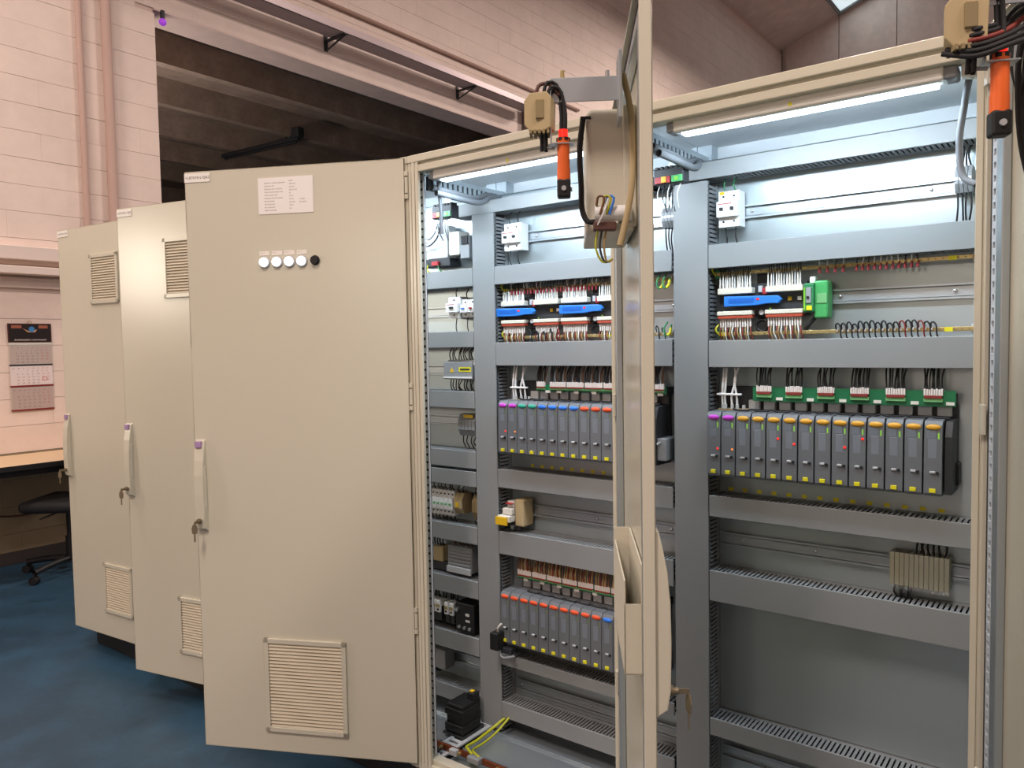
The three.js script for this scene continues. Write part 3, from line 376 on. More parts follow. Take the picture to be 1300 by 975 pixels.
// ------------------------------------------------------------------ interface units with blue strips
function blueUnit(label, x0, dxBlue) {
  const t = thing('interface_unit', label, 'interface unit', [x0, 1.61, ZP + 0.0135]);
  part('carrier', [RB(-0.008, 0.24, -0.045, 0.048, 0, 0.03, 0.003), RB(0.1, 0.134, -0.05, 0.075, 0, 0.022, 0.003)], M.dark, t);
  const bs = EX([[0, -0.012], [0.09, -0.012], [0.12, -0.008], [0.15, -0.008], [0.158, 0], [0.15, 0.009], [0, 0.013]], 0.012, 0.002).translate(dxBlue, -0.001, 0.046);
  part('blue_cover', [bs], M.blueStrip, t, 'bright blue strip'); part('red_light', [B(dxBlue + 0.092, dxBlue + 0.1, 0.0, 0.005, 0.06, 0.0615)], M.ledR, t); part('cover_window', [B(dxBlue + 0.012, dxBlue + 0.085, -0.006, 0.006, 0.06, 0.061)], mat('#1c5fb8', 0.3), t);
  part('red_tab', [RB(0.122, 0.134, 0.016, 0.034, 0.03, 0.042, 0.001, 1)], M.red, t); part('silver_tab', [RB(0.11, 0.121, 0.022, 0.04, 0.03, 0.04, 0.001, 1)], M.lgrey, t);
  part('yellow_tag', [B(0.19, 0.2, -0.004, 0.006, 0.03, 0.034)], M.yellowO, t); part('white_tag', [B(0.216, 0.226, -0.004, 0.006, 0.03, 0.034)], M.white, t); part('green_light', [CY(0.002, 0.003, 'z', 0.141, -0.024, 0.032, 8)], M.ledG, t);
  part('round_knob', [CY(0.007, 0.014, 'z', 0.12, -0.034, 0.036, 14)], M.lgrey, t);
  part('cable_mouth', [new THREE.TorusGeometry(0.016, 0.004, 8, 20).translate(0.117, -0.07, 0.028), CY(0.014, 0.02, 'z', 0.117, -0.07, 0.018, 16)], M.black, t);
  for (const o of [0, 0.138]) {
    part('upper_strip', [RB(o - 0.003, o + 0.098, 0.02, 0.037, 0.03, 0.055, 0.002, 1)], M.cream, t); part('lower_strip', [RB(o - 0.005, o + 0.098, -0.04, -0.028, 0.03, 0.055, 0.002, 1)], M.cream, t); part('red_band', [RB(o - 0.003, o + 0.097, -0.049, -0.04, 0.03, 0.053, 0.001, 1)], mat('#a5422c', 0.5), t);
    for (let i = 0; i < 13; i++) { const x = o + 0.003 + i * 0.0072, top = rr(0.068, 0.08);
      const g = new THREE.CylinderGeometry(0.0012, 0.0031, top - 0.036, 6); g.translate(x + rr(-0.001, 0.001), (top + 0.036) / 2, 0.046); part('white_marker', [g], i % 4 === 2 ? M.lgrey : M.offw, t);
      part('wire', [TU([[x, top - 0.004, 0.046], [x + rr(-0.003, 0.003), 0.1, 0.04]], 0.0013, 3, 5)], M.dark, t);
      part('lower_marker', [CY(0.0028, 0.024, 'y', x, -0.061, 0.044, 6, 0.0024)], M.ferr, t);
      part('lower_wire', [TU([[x, -0.072, 0.044], [x + rr(-0.002, 0.005), -0.09, 0.05], [x + rr(0, 0.009), -0.113, 0.04]], 0.0018, 5, 5)], i % 3 === 0 ? M.maroon : (i % 3 === 1 ? M.wireTan : M.offw), t); }
  }
  return t;
}
blueUnit('interface unit with the left blue strip under many white markers', 0.1, -0.018);
blueUnit('interface unit with the blue strip next to the edge-on door', 0.35, -0.004);
blueUnit('interface unit with blue strip beside the green relay', 0.889, 0.02);
// earth bars with red ferrules / black loops
function bar(label, x0, x1, y, m, reds, loops, tags, up = true) {
  const t = thing('earth_bar', label, 'bus bar', [x0, y, ZP]); const w = x1 - x0;
  part('bar', [RB(0, w, -0.005, 0.005, 0.05, 0.054, 0.001, 1)], m, t); part('bar_foot', [RB(0.0, 0.014, -0.013, 0.013, 0, 0.052, 0.002, 1)], M.dgreen, t); part('bar_foot', [RB(w - 0.014, w, -0.012, 0.012, 0, 0.05, 0.002, 1)], M.lgrey, t);
  for (let i = 0; i < Math.floor(w / 0.016); i++) part('hole_screw', [CY(0.0022, 0.003, 'z', 0.022 + i * 0.016, 0, 0.0545, 6)], M.tanD, t);
  reds.forEach(x => { part('red_ferrule', [CY(0.0036, 0.01, 'y', x - x0, -0.012, 0.06, 8), CY(0.0026, 0.006, 'y', x - x0 + 0.001, -0.004, 0.06, 8)], M.redD, t); part('wire', [TU([[x - x0, 0.002, 0.06], [x - x0 + rr(-0.004, 0.004), 0.016, 0.062], [x - x0 + rr(-0.004, 0.004), 0.032, 0.045]], 0.0018, 5, 5)], rnd() < 0.5 ? M.dark : M.offw, t); });
  loops.forEach(x => { const h = rr(0.018, 0.026); part('wire_loop', [TU([[x - x0, 0.0, 0.056], [x - x0 - 0.002, h * 0.8, 0.062], [x - x0 + 0.005, h, 0.068], [x - x0 + 0.011, h * 0.6, 0.07], [x - x0 + 0.013, -0.014, 0.068], [x - x0 + 0.017, -0.024, 0.06]], 0.0021, 14, 6)], rnd() < 0.18 ? M.maroon : M.rubber, t); part('ferrule', [CY(0.0026, 0.008, 'y', x - x0, 0.003, 0.057, 6)], M.ferr, t); });
  tags.forEach(x => part('yellow_tag', [B(x - x0 - 0.009, x - x0 + 0.009, -0.006, 0.005, 0.0545, 0.0565)], M.yellow, t));
  part('earth_wire', [TU([[0.006, -0.004, 0.055], [-0.004, 0.012, 0.062], [0.002, 0.028, 0.05]], 0.003, 8, 6)], M.gy, t);
  return t;
}
const seq = (a, b, n) => Array.from({ length: n }, (_, i) => a + (b - a) * i / (n - 1));
bar('brass bar with red ferrules above the blue strip in the nearest cabinet', 0.872, 1.53, 1.69, M.brass, [...seq(1.166, 1.225, 4), ...seq(1.258, 1.4, 11)], [], [1.475]);
bar('copper bar with black wire loops right of the lower white wires', 0.882, 1.53, 1.518, M.brass, [], seq(1.21, 1.432, 17), [0.9, 1.468]);
bar('brass bar with a dense row of red ferrules above the two blue strips', 0.1, 0.74, 1.686, M.brass, seq(0.14, 0.478, 26), [], [0.113]);
bar('brass bar with black loops under the two blue strips', 0.1, 0.74, 1.522, M.brass, [], [...seq(0.215, 0.33, 5), ...seq(0.69, 0.71, 2)], [0.108, 0.52]);
for (const [x, y, l] of [[0.705, 1.672, 'left yellow-green earth wire loop seen right of the edge-on door under the duct'], [0.725, 1.672, 'right yellow-green earth wire loop seen right of the edge-on door under the duct'], [0.728, 1.53, 'yellow-green earth wire loop just above the broad duct right of the edge-on door']]) { const t = thing('earth_wire', l, 'wire', [x, y, -0.35]); part('green_loop', [TU([[0, 0.028, 0], [-0.006, 0.008, 0.01], [0.0, -0.014, 0.012], [0.012, -0.006, 0.008], [0.012, 0.02, 0]], 0.003, 16, 6)], M.dgreen, t); part('yellow_sleeve', [TU([[0.006, -0.013, 0.011], [0.012, -0.004, 0.0085], [0.0125, 0.01, 0.004]], 0.0042, 6, 6)], M.yellow, t); }
{ const t = thing('green_relay', 'translucent green relay on the rail right of the blue strip', 'relay', [1.13, 1.606, ZP + 0.0135]); part('body', [RB(0.022, 0.058, -0.052, 0.048, 0, 0.05, 0.006)], M.tgreen, t); part('front_block', [RB(0, 0.026, -0.035, 0.042, 0, 0.064, 0.004)], M.dgreen, t); part('blue_face', [RB(0.006, 0.02, -0.012, 0.03, 0.062, 0.067, 0.002, 1)], M.grey, t); part('dark_hole', [CY(0.004, 0.003, 'z', 0.012, 0.004, 0.068, 10)], M.black, t); part('yellow_tag', [B(0.008, 0.022, -0.03, -0.018, 0.064, 0.067)], M.yellow, t); part('green_light', [B(0.0, 0.004, -0.03, 0.03, 0.064, 0.0655)], M.ledG, t); part('white_cap', [RB(0.01, 0.024, 0.042, 0.06, 0.02, 0.045, 0.003)], M.white, t); part('relay_cable', [TU([[0.02, -0.05, 0.03], [0.01, -0.065, 0.04], [-0.004, -0.08, 0.03]], 0.006, 8, 6)], M.rubber, t); part('label_panel', [RB(0.03, 0.056, -0.012, 0.014, 0.05, 0.052, 0.001, 1)], M.lgreen, t); }

// ------------------------------------------------------------------ I/O modules
const MW = 0.0398;
function moduleProto() {
  const t = new THREE.Group();
  const pr = [[0, -0.092], [0.088, -0.092], [0.092, -0.086], [0.09, 0.045], [0.088, 0.078], [0.08, 0.088], [0.0, 0.092]];
  const g = EX(pr, MW - 0.0024, 0.0008); g.rotateY(-Math.PI / 2); g.translate(MW / 2 - 0.0012, 0, 0); part('body', [g], M.mod, t);
  part('window', [RB(-0.011, 0.008, -0.03, 0.045, 0.089, 0.0915, 0.001, 1)], M.modWin, t);
  part('label_field', [RB(-0.014, 0.006, 0.046, 0.066, 0.0885, 0.0912, 0.001, 1)], M.modTop, t);
  part('lever', [RB(-0.006, 0.006, -0.037, -0.032, 0.09, 0.097, 0.001, 1)], M.lgrey, t); part('lever_pivot', [CY(0.0035, 0.005, 'z', 0.0105, -0.036, 0.094, 10)], M.black, t);
  part('tag', [RB(-0.007, 0.007, -0.0845, -0.0745, 0.0915, 0.0965, 0.001, 1)], M.yellow, t, 'yellow tag');
  const cap = new THREE.SphereGeometry(1, 20, 10, 0, 6.2832, 0, 1.5708).rotateX(Math.PI / 2).scale(0.0165, 0.0075, 0.006); cap.translate(0, 0.074, 0.089); part('cap', [cap], M.amber, t);
  part('status_light', [B(0.0105, 0.0135, 0.046, 0.06, 0.0895, 0.0912)], M.ledG, t);
  
  return t;
}
const proto = moduleProto();
const CAPS = { magenta: M.magenta, amber: M.amber, teal: M.teal, blue: M.blue, orange: M.orange };
function moduleRow(xs, y, colors, where, reds) {
  const count = {}, total = {}; colors.forEach(c => total[c] = (total[c] || 0) + 1);
  xs.forEach((x, i) => {
    const c = colors[i]; count[c] = (count[c] || 0) + 1; const o = proto.clone(); o.name = numbered('io_module'); scene.add(o); o.position.set(x, y, -0.3925);
    const nth = total[c] === 1 ? 'dark grey module with the only ' + c + ' cap ' + where : `${ORD[count[c] - 1]} ${c} capped dark grey module from the left ${where}`;
    o.userData = { label: nth, category: 'module', group: 'modules ' + where };
    o.traverse(q => { if (q.name === 'cap') { q.material = CAPS[c]; q.userData.label = c + ' oval cap'; } });
    if (!where.includes('nearest')) o.traverse(q => { if (q.name === 'status_light') q.material = M.ledDim; });
    if (reds.includes(i)) part('fault_light', [new THREE.SphereGeometry(0.0034, 8, 6).translate(0.012, 0.036 - (c === 'magenta' ? 0.05 : (i % 3) * 0.012), 0.0915)], c === 'magenta' && i === 1 ? M.ledO : M.ledR, o);
    if (c === 'magenta') o.children.filter(q => q.name === 'window').forEach(q => { q.scale.y = 0.3; q.position.y = 0.03; });
  });
}
moduleRow(seq(0.892, 1.446, 14), 1.2085, ['magenta', 'magenta', ...Array(12).fill('amber')], 'in the nearest cabinet', [0, 1, 4, 5, 8, 9]);
moduleRow(seq(0.132, 0.667, 14), 1.216, ['magenta', 'magenta', 'teal', 'teal', 'blue', 'blue', 'blue', 'blue', ...Array(6).fill('orange')], 'in the upper row', [0, 1]);
moduleRow(seq(0.127, 0.66, 14), 0.549, [...Array(10).fill('orange'), ...Array(4).fill('blue')], 'in the lower row', []);
for (const [x, y, l] of [[1.468, 1.2085, 'dark end plate closing the amber capped module row'], [0.69, 1.216, 'dark end plate of the upper row, seen right of the edge-on door'], [0.683, 0.549, 'dark end plate of the lower row behind the edge-on door']]) { const t = thing('end_plate', l, 'end plate', [x, y, ZP]); part('plate_body', [EX([[0.005, -0.09], [0.1, -0.088], [0.1, 0.05], [0.085, 0.085], [0.005, 0.09]], 0.014, 0.001).rotateY(-Math.PI / 2).translate(0.016, 0, 0)], M.dark, t); part('plate_foot', [RB(0, 0.024, -0.075, -0.02, 0, 0.04, 0.003)], M.black, t); }

// base carriers behind the modules, pads and boards above them
function carrier(label, x0, x1, y, pads) {
  const t = thing('module_carrier', label, 'carrier', [x0, y, ZP]); const w = x1 - x0;
  part('base', [RB(0, w, -0.085, 0.128, 0, 0.02, 0.003)], M.dark, t);
  pads.forEach(x => part('pad', [RB(x - x0 - 0.016, x - x0 + 0.016, 0.094, 0.12, 0.02, 0.034, 0.002, 1)], M.lgrey, t));
  part('cable', [TU(seq(0, 1, 40).map((q, i) => [0.06 + q * (w - 0.07), 0.0945 + 0.002 * (i % 4 === 0 ? 1 : -1), 0.07]), 0.003, 120, 6)], M.rubber, t);
}
carrier('dark carrier holding the amber capped modules', 0.872, 1.486, 1.2085, seq(0.98, 1.458, 12));
carrier('dark carrier holding the upper row of modules left of the edge-on door', 0.112, 0.71, 1.216, seq(0.21, 0.66, 12));
carrier('dark carrier holding the lower row of orange capped modules', 0.135, 0.705, 0.549, seq(0.165, 0.66, 13));
function board(label, x0, x1, y, conns, wireMat, nper, wireTop, opt = {}) {
  const t = thing('interface_board', label, 'circuit board', [x0, y, ZP]); const w = x1 - x0, z = 0.058, h = opt.h || 0.02;
  part('board', [RB(0, w, -h, h, z - 0.004, z, 0.001, 1)], M.green, t); part('stand_off', [B(0.004, 0.012, -0.01, 0.01, 0, z - 0.004)], M.dark, t); part('stand_off', [B(w - 0.012, w - 0.004, -0.01, 0.01, 0, z - 0.004)], M.dark, t);
  conns.forEach(([a, b]) => {
    part('green_plug', [RB(a - x0, b - x0, -h * 0.45, h * 0.02, z, z + 0.007, 0.001, 1)], M.lgreen, t); part('maroon_plug', [RB(a - x0 + 0.002, b - x0 - 0.002, h * 0.0, h * 0.4, z, z + 0.01, 0.001, 1)], M.maroon, t);
    const n = nper; for (let i = 0; i < n; i++) { const x = a - x0 + (b - a) * (i + 0.5) / n; part('ferrule', [RB(x - (b - a) / n * 0.42, x + (b - a) / n * 0.42, h * 0.35, h * 0.35 + 0.015 + rr(0, 0.003), z, z + 0.007, 0.0008, 1)], M.ferr, t);
      part('wire', [TU([[x, h * 0.35 + 0.014, z + 0.004], [x + rr(-0.003, 0.003), (h + wireTop) / 2, z + rr(-0.004, 0.008)], [x + rr(-0.006, 0.006), wireTop, z - 0.012]], rr(0.0018, 0.0026), 6, 5)], typeof wireMat === 'function' ? wireMat(i) : wireMat, t); } });
  (opt.tags || []).forEach(x => part('white_tag', [B(x - x0 - 0.009, x - x0 + 0.009, -0.016, -0.008, z, z + 0.0022)], M.offw, t));
}
board('green circuit board with six black wire bundles over the amber capped modules', 0.985, 1.486, 1.348, [[0.997, 1.04], [1.078, 1.123], [1.162, 1.206], [1.245, 1.291], [1.33, 1.376], [1.416, 1.459]], i => (i % 4 === 2 ? M.dark : M.rubber), 8, 0.082, { tags: [1.06, 1.143, 1.226, 1.31, 1.396, 1.474] });
board('green circuit board with dark wires over the teal and blue capped modules', 0.238, 0.72, 1.35, [[0.242, 0.276], [0.296, 0.36], [0.364, 0.43], [0.434, 0.5], [0.504, 0.57], [0.574, 0.64], [0.646, 0.715]], i => [M.rubber, M.dark, M.rubber, M.dark, M.grey, M.rubber, M.brown][i % 7], 14, 0.08, { h: 0.012, tags: [0.285, 0.33, 0.398, 0.465, 0.7] });
board('green circuit board with brown wires over the orange capped modules', 0.146, 0.715, 0.69, seq(0.148, 0.65, 9).map(a => [a, a + 0.058]), i => [M.brown, M.wireTan, M.brown, M.wireTan, M.maroon][i % 5], 13, 0.078, { h: 0.012, tags: [0.18, 0.25, 0.32, 0.39, 0.46] });
// white bus cables on the magenta modules
for (const [x0, xs, l, y] of [[0.884, [0.012, 0.02, 0.04, 0.055], 'white bus cables plugged above the magenta capped modules in the nearest cabinet', 1.312], [0.13, [0.008, 0.018, 0.04, 0.058], 'white bus cables plugged above the magenta capped modules in the upper row', 1.316]]) {
  const t = thing('bus_cables', l, 'cables', [x0, y, -0.36]);
  xs.forEach((x, i) => { part('cable', [TU([[x, 0.0, 0], [x, 0.03, 0.004], [x + (i < 2 ? 0.004 : (i === 2 ? 0.012 : -0.006)), 0.07, 0.006], [x + (i < 2 ? 0.0 : 0.004), 0.122, -0.012]], 0.0032, 12, 7)], M.white, t); part('plug', [CY(0.005, 0.014, 'y', x, -0.003, 0, 8)], M.lgrey, t); });
  part('cable_tie', [RB(-0.003, 0.032, 0.03, 0.036, -0.004, 0.01, 0.002, 1)], M.white, t); part('cable_tie', [RB(0.028, 0.068, 0.03, 0.036, -0.004, 0.01, 0.002, 1)], M.white, t); part('plug', [CY(0.005, 0.012, 'y', 0.074, -0.003, 0, 8)], M.lgrey, t);
  part('socket_row', [RB(0, 0.082, -0.018, -0.008, -0.04, 0.008, 0.002, 1)], M.tanD, t); part('backing', [RB(0.004, 0.092, -0.01, 0.055, -0.045, -0.03, 0.002, 1)], M.dark, t);
}
{ const t = thing('black_plug', 'black plug with white lead at the corner of the orange capped row', 'plug', [0.108, 0.47, -0.29]); part('body', [RB(-0.018, 0.016, -0.03, 0.03, -0.02, 0.03, 0.003)], M.black, t); part('lead', [TU([[0.0, 0.03, 0.005], [0.008, 0.048, 0.012], [0.018, 0.062, 0.006]], 0.004, 8, 6)], M.offw, t); part('clip', [RB(0.012, 0.05, -0.045, -0.025, -0.03, 0.0, 0.003)], M.dark, t); part('cord', [TU([[0.0, -0.03, 0], [0.02, -0.055, 0.01], [0.06, -0.05, -0.01]], 0.004, 10, 6)], M.grey, t); }
{ const t = thing('grey_connector', 'grey angled bus connector on the end of the upper row right of the edge-on door', 'connector', [0.71, 1.175, -0.33]); part('hood', [RB(-0.012, 0.026, -0.034, 0.034, -0.07, 0.01, 0.004)], M.grey, t); part('screw', [CY(0.004, 0.02, 'z', 0.006, 0.02, 0.016, 10)], M.lgrey, t); part('cable', [TU([[-0.012, -0.012, 0], [-0.035, -0.02, 0.01], [-0.06, -0.05, 0]], 0.004, 8, 6)], M.lgrey, t); }

// ------------------------------------------------------------------ bottom of the open cabinet
{ const t = thing('transformer', 'black transformer box on the perforated rail at the cabinet floor', 'transformer', [-0.03, 0.124, -0.245]); part('core', [RB(-0.035, 0.04, 0, 0.11, -0.055, 0.045, 0.004)], M.black, t); part('side_frame', [RB(-0.04, 0.045, 0.012, 0.04, -0.04, 0.05, 0.003)], M.black, t); part('side_frame', [RB(-0.04, 0.045, 0.07, 0.095, -0.04, 0.05, 0.003)], M.black, t); part('foot', [B(-0.045, 0.05, 0, 0.006, -0.06, 0.055)], M.dark, t); part('terminal_head', [RB(0.01, 0.042, 0.11, 0.135, -0.05, -0.015, 0.003)], M.black, t); part('yellow_tag', [B(0.014, 0.028, 0.1352, 0.138, -0.04, -0.025)], M.yellowO, t); }
{ const t = thing('copper_bar', 'copper earthing bar with bolts along the cabinet floor', 'bus bar', [-0.45, 0.128, -0.105]); part('bar', [RB(0, 1.15, 0, 0.02, -0.004, 0.004, 0.001, 1)], M.copper, t); seq(0.05, 1.1, 14).forEach(x => part('bolt', [CY(0.005, 0.022, 'z', x, 0.01, 0.005, 8), CY(0.007, 0.004, 'z', x, 0.01, 0.007, 6)], M.brass, t)); part('support', [RB(0.02, 0.04, -0.014, 0.0, -0.02, 0.02, 0.002)], M.dark, t); part('support', [RB(0.43, 0.45, -0.008, 0.0, -0.02, 0.02, 0.002)], M.dark, t); part('support', [RB(1.1, 1.12, -0.014, 0.0, -0.02, 0.02, 0.002)], M.dark, t); part('clamp', [RB(0.5, 0.53, 0.002, 0.022, 0.004, 0.022, 0.002)], M.lgrey, t); part('clamp', [RB(0.58, 0.63, 0.004, 0.024, -0.004, 0.024, 0.003)], M.grey, t); }
for (const [dx, dz, l] of [[0, 0, 'thick yellow-green earth wire nearest the black transformer'], [0.03, 0.02, 'yellow-green earth wire right of the thicker one on the cabinet floor']]) single('earth_cable', [TU([[0.1 + dx * 0.5, 0.175, -0.35 + dz], [0.075 + dx, 0.145, -0.29 + dz], [0.075 + dx, 0.137, -0.2], [0.08 + dx, 0.142, -0.14], [0.11 + dx, 0.155, -0.112 + dz * 0.2], [0.14 + dx, 0.15, -0.1]], 0.0052 - dx * 0.04, 30, 7)], M.gy, l, 'wire');

// ------------------------------------------------------------------ hoses and cables under the roofs
for (const [x, n] of [[0.03, 'left'], [W + 0.03, 'right']]) {
  [[0, 'upper'], [1, 'lower']].forEach(([k, u]) => single('cable_hose', [TU([[x + 0.02 + k * 0.018, 2.005 - k * 0.02, -0.06], [x + 0.03 + k * 0.02, 1.998 - k * 0.02, -0.16], [x + 0.022 + k * 0.022, 1.999 - k * 0.018, -0.27], [x + 0.005 + k * 0.02, 2.022 - k * 0.012, -0.35], [x + 0.0 + k * 0.02, 2.03 - k * 0.012, -0.41]], 0.0095, 30, 10)], M.hose, `${u} grey cable hose under the roof joint ${n === 'left' ? 'beside the left post' : 'right of the edge-on door'}`, 'hose'));
}
single('cable_hose', [TU([[0.075, 2.02, -0.07], [0.062, 2.0, -0.08], [0.058, 1.95, -0.09], [0.056, 1.86, -0.095]], 0.006, 20, 8)], M.hose, 'grey hose bending down along the left post under the lamp', 'hose');
single('cable_hose', [TU([[1.54, 2.03, -0.07], [1.53, 1.98, -0.085], [1.52, 1.9, -0.095], [1.53, 1.83, -0.09], [1.555, 1.81, -0.075]], 0.007, 24, 8)], M.hose, 'grey hose hanging down at the right post of the nearest cabinet', 'hose');
// plug of the near lamp
{ const t = thing('lamp_plug', 'tan angled plug at the right end of the near cabinet lamp', 'plug', [1.532, 2.035, -0.045]); part('plug_body', [EX([[0, -0.012], [0.02, -0.016], [0.034, -0.006], [0.034, 0.008], [0.012, 0.014], [0, 0.01]], 0.02, 0.002).translate(0, 0, -0.01)], M.offw, t); part('cord', [TU([[0.034, 0, 0], [0.045, 0.005, 0.01], [0.06, 0.012, 0.03]], 0.003, 8, 6)], M.dark, t); }

// ------------------------------------------------------------------ door-mounted sensors, relay blocks, fan
function onDoor(k, s, y, n) { const t = TH[k], hx = X1[k] - (k === 4 ? 0.006 : 0.008); return [hx - s * Math.cos(t) - n * Math.sin(t), y, 0.004 + s * Math.sin(t) - n * Math.cos(t)]; }
function doorThing(name, label, cat, k, s, y, n) { const t = thing(name, label, cat, onDoor(k, s, y, n)); t.rotation.y = TH[k]; return t; }
// local frame of these: -x to the free edge, -z into the cabinet side (away from the panel)
for (const [k, s, n, who] of [[3, 0.575, 0.143, 'by the edge-on door'], [4, 0.5, 0.178, 'at the upper right corner of the picture']]) {
  const t = doorThing('door_sensor', 'orange cylindrical sensor with black end ' + who, 'sensor', k, s, 1.78, n);
  part('barrel', [CY(0.0115, 0.078, 'y', 0, 0.058, 0, 24), CY(0.0105, 0.02, 'y', 0, 0.064, 0, 24), CY(0.0122, 0.03, 'y', 0, 0.028, 0, 24)], M.sensor, t, 'orange barrel'); part('black_end', [RB(-0.0125, 0.0125, -0.012, 0.022, -0.0125, 0.0125, 0.004)], M.black, t, 'black end piece'); part('screw', [CY(0.0045, 0.004, 'z', 0, 0.004, 0.0135, 12)], M.lgrey, t); part('screw', [CY(0.0045, 0.004, 'x', -0.0135, 0.004, 0, 12)], M.lgrey, t);
  part('red_light', [CY(0.0085, 0.016, 'y', 0, 0.105, 0, 16)], M.ledR, t, 'red lit ring'); part('nut', [CY(0.013, 0.006, 'y', 0, 0.095, 0, 6)], M.black, t);
  for (const [dx, dz, h] of [[-0.004, 0.002, 0.075], [0.004, 0.004, 0.07], [0.0, -0.004, 0.085]]) part('cable', [TU([[dx, 0.11, dz], [dx + 0.002, 0.15, dz], [dx - 0.004, 0.11 + h, dz - 0.008], [dx - 0.01, 0.112 + h, dz - 0.024], [dx - 0.008, 0.14, dz - 0.034], [dx, 0.075, dz - 0.036]], 0.0034, 24, 7)], M.rubber, t);
  const b = doorThing('sensor_bracket', 'galvanised angle bracket holding the orange sensor ' + who, 'bracket', k, s, 1.965, n);
  part('arm', [RB(-0.002, 0.001, -0.022, 0.022, -0.022, n - 0.04, 0.001, 1), RB(-0.002, 0.03, 0.02, 0.0225, -0.022, n - 0.04, 0.001, 1)], M.zinc, b); part('foot', [RB(-0.03, 0.04, -0.06, 0.06, n - 0.042, n - 0.036, 0.001, 1)], M.zinc, b); part('drop_plate', [RB(-0.014, 0.014, -0.1, 0.0, -0.024, -0.021, 0.001, 1), B(-0.014, 0.014, -0.1, -0.098, -0.022, 0.02)], M.zinc, b); part('bolt', [CY(0.004, 0.02, 'y', 0.016, 0.028, n - 0.06, 8)], M.steel, b); part('bolt', [CY(0.004, 0.02, 'y', 0.008, 0.028, 0.0, 8)], M.brass, b);
  const r = doorThing('relay_block', 'tan ribbed relay block beside the orange sensor ' + who, 'relay', k, s, 1.925, n + 0.046);
  part('body', [EX([[-0.022, -0.03], [-0.01, -0.036], [0.014, -0.034], [0.024, -0.022], [0.024, 0.02], [0.014, 0.032], [-0.016, 0.032], [-0.024, 0.022]], 0.03, 0.002).rotateY(Math.PI * 0.42).translate(-0.014, 0, 0)], M.tan, r); for (let i = 0; i < 5; i++) part('tooth', [RB(-0.02, 0.016, -0.042, -0.034, -0.016 + i * 0.008, -0.011 + i * 0.008, 0.001, 1)], M.tanD, r);
  part('ridge', [RB(-0.021, -0.006, -0.015, 0.02, -0.004, 0.012, 0.002, 1)], M.tanD, r); part('cable_arch', [TU([[-0.01, 0.03, -0.004], [-0.01, 0.048, 0.004], [-0.006, 0.05, 0.022], [-0.004, 0.03, 0.04]], 0.0036, 16, 7)], M.bakelite, r); part('lead', [TU([[0, -0.036, 0], [-0.002, -0.062, 0.012], [-0.004, -0.066, 0.03]], 0.0026, 12, 6)], M.grey, r);
}
{ // fan housing on the edge-on door
  const t = doorThing('fan_housing', 'beige fan housing box on the inside of the edge-on door', 'fan', 3, 0.38, 1.83, 0.0);
  part('housing', [RB(-0.135, 0.13, -0.02, 0.118, -0.1, -0.006, 0.012, 3), RB(-0.135, 0.13, -0.105, 0.0, -0.1, -0.006, 0.012, 3), RB(-0.14, 0.135, -0.11, 0.122, -0.03, -0.004, 0.004)], M.cabIn, t);
  part('lip', [RB(-0.137, 0.13, -0.118, -0.1, -0.102, -0.01, 0.004)], M.cabIn, t);
  part('capacitor', [CY(0.015, 0.07, 'z', -0.15, -0.085, -0.05, 20)], M.white, t, 'white capacitor can'); part('capacitor_clip', [RB(-0.158, -0.135, -0.106, -0.1, -0.085, -0.04, 0.002, 1)], M.offw, t); part('connector', [RB(-0.165, -0.14, -0.118, -0.102, -0.088, -0.045, 0.002, 1)], M.bakelite, t);
  part('cable', [TU([[-0.13, 0.1, -0.105], [-0.138, 0.04, -0.112], [-0.14, -0.03, -0.11], [-0.145, -0.08, -0.108], [-0.15, -0.1, -0.098], [-0.15, -0.1, -0.085]], 0.0055, 30, 8)], M.rubber, t, 'black cable'); part('hook', [CY(0.003, 0.02, 'z', -0.137, 0.1, -0.1, 8)], M.dark, t);
  [[M.gy, 0], [M.dark, 0.008], [M.wireTan, 0.016]].forEach(([m, q]) => part('lead', [TU([[-0.152, -0.118, -0.08 + q], [-0.154, -0.15, -0.084 + q], [-0.154, -0.178, -0.07 + q * 0.5], [-0.152, -0.172, -0.052]], 0.0022, 16, 6)], m, t));
  [[M.gy, 0], [M.blue, 0.006], [M.brown, -0.012]].forEach(([m, q]) => part('lead', [TU([[-0.16, -0.072, -0.07 + q], [-0.166, -0.055, -0.066 + q], [-0.17, -0.058, -0.056 + q], [-0.168, -0.09, -0.064 + q]], 0.0022, 12, 6)], m, t));
  part('tie', [TU([[-0.17, -0.06, -0.06], [-0.174, -0.09, -0.07], [-0.165, -0.108, -0.08]], 0.0018, 10, 5)], M.white, t);
}
single('door_hose', [TU([onDoor(3, 0.545, 2.0, 0.03), onDoor(3, 0.55, 1.93, 0.017), onDoor(3, 0.555, 1.85, 0.014), onDoor(3, 0.56, 1.78, 0.018), onDoor(3, 0.56, 1.72, 0.03), onDoor(3, 0.56, 1.68, 0.04)], 0.006, 30, 8)], M.tan, 'tan hose running down the inside of the edge-on door', 'hose');
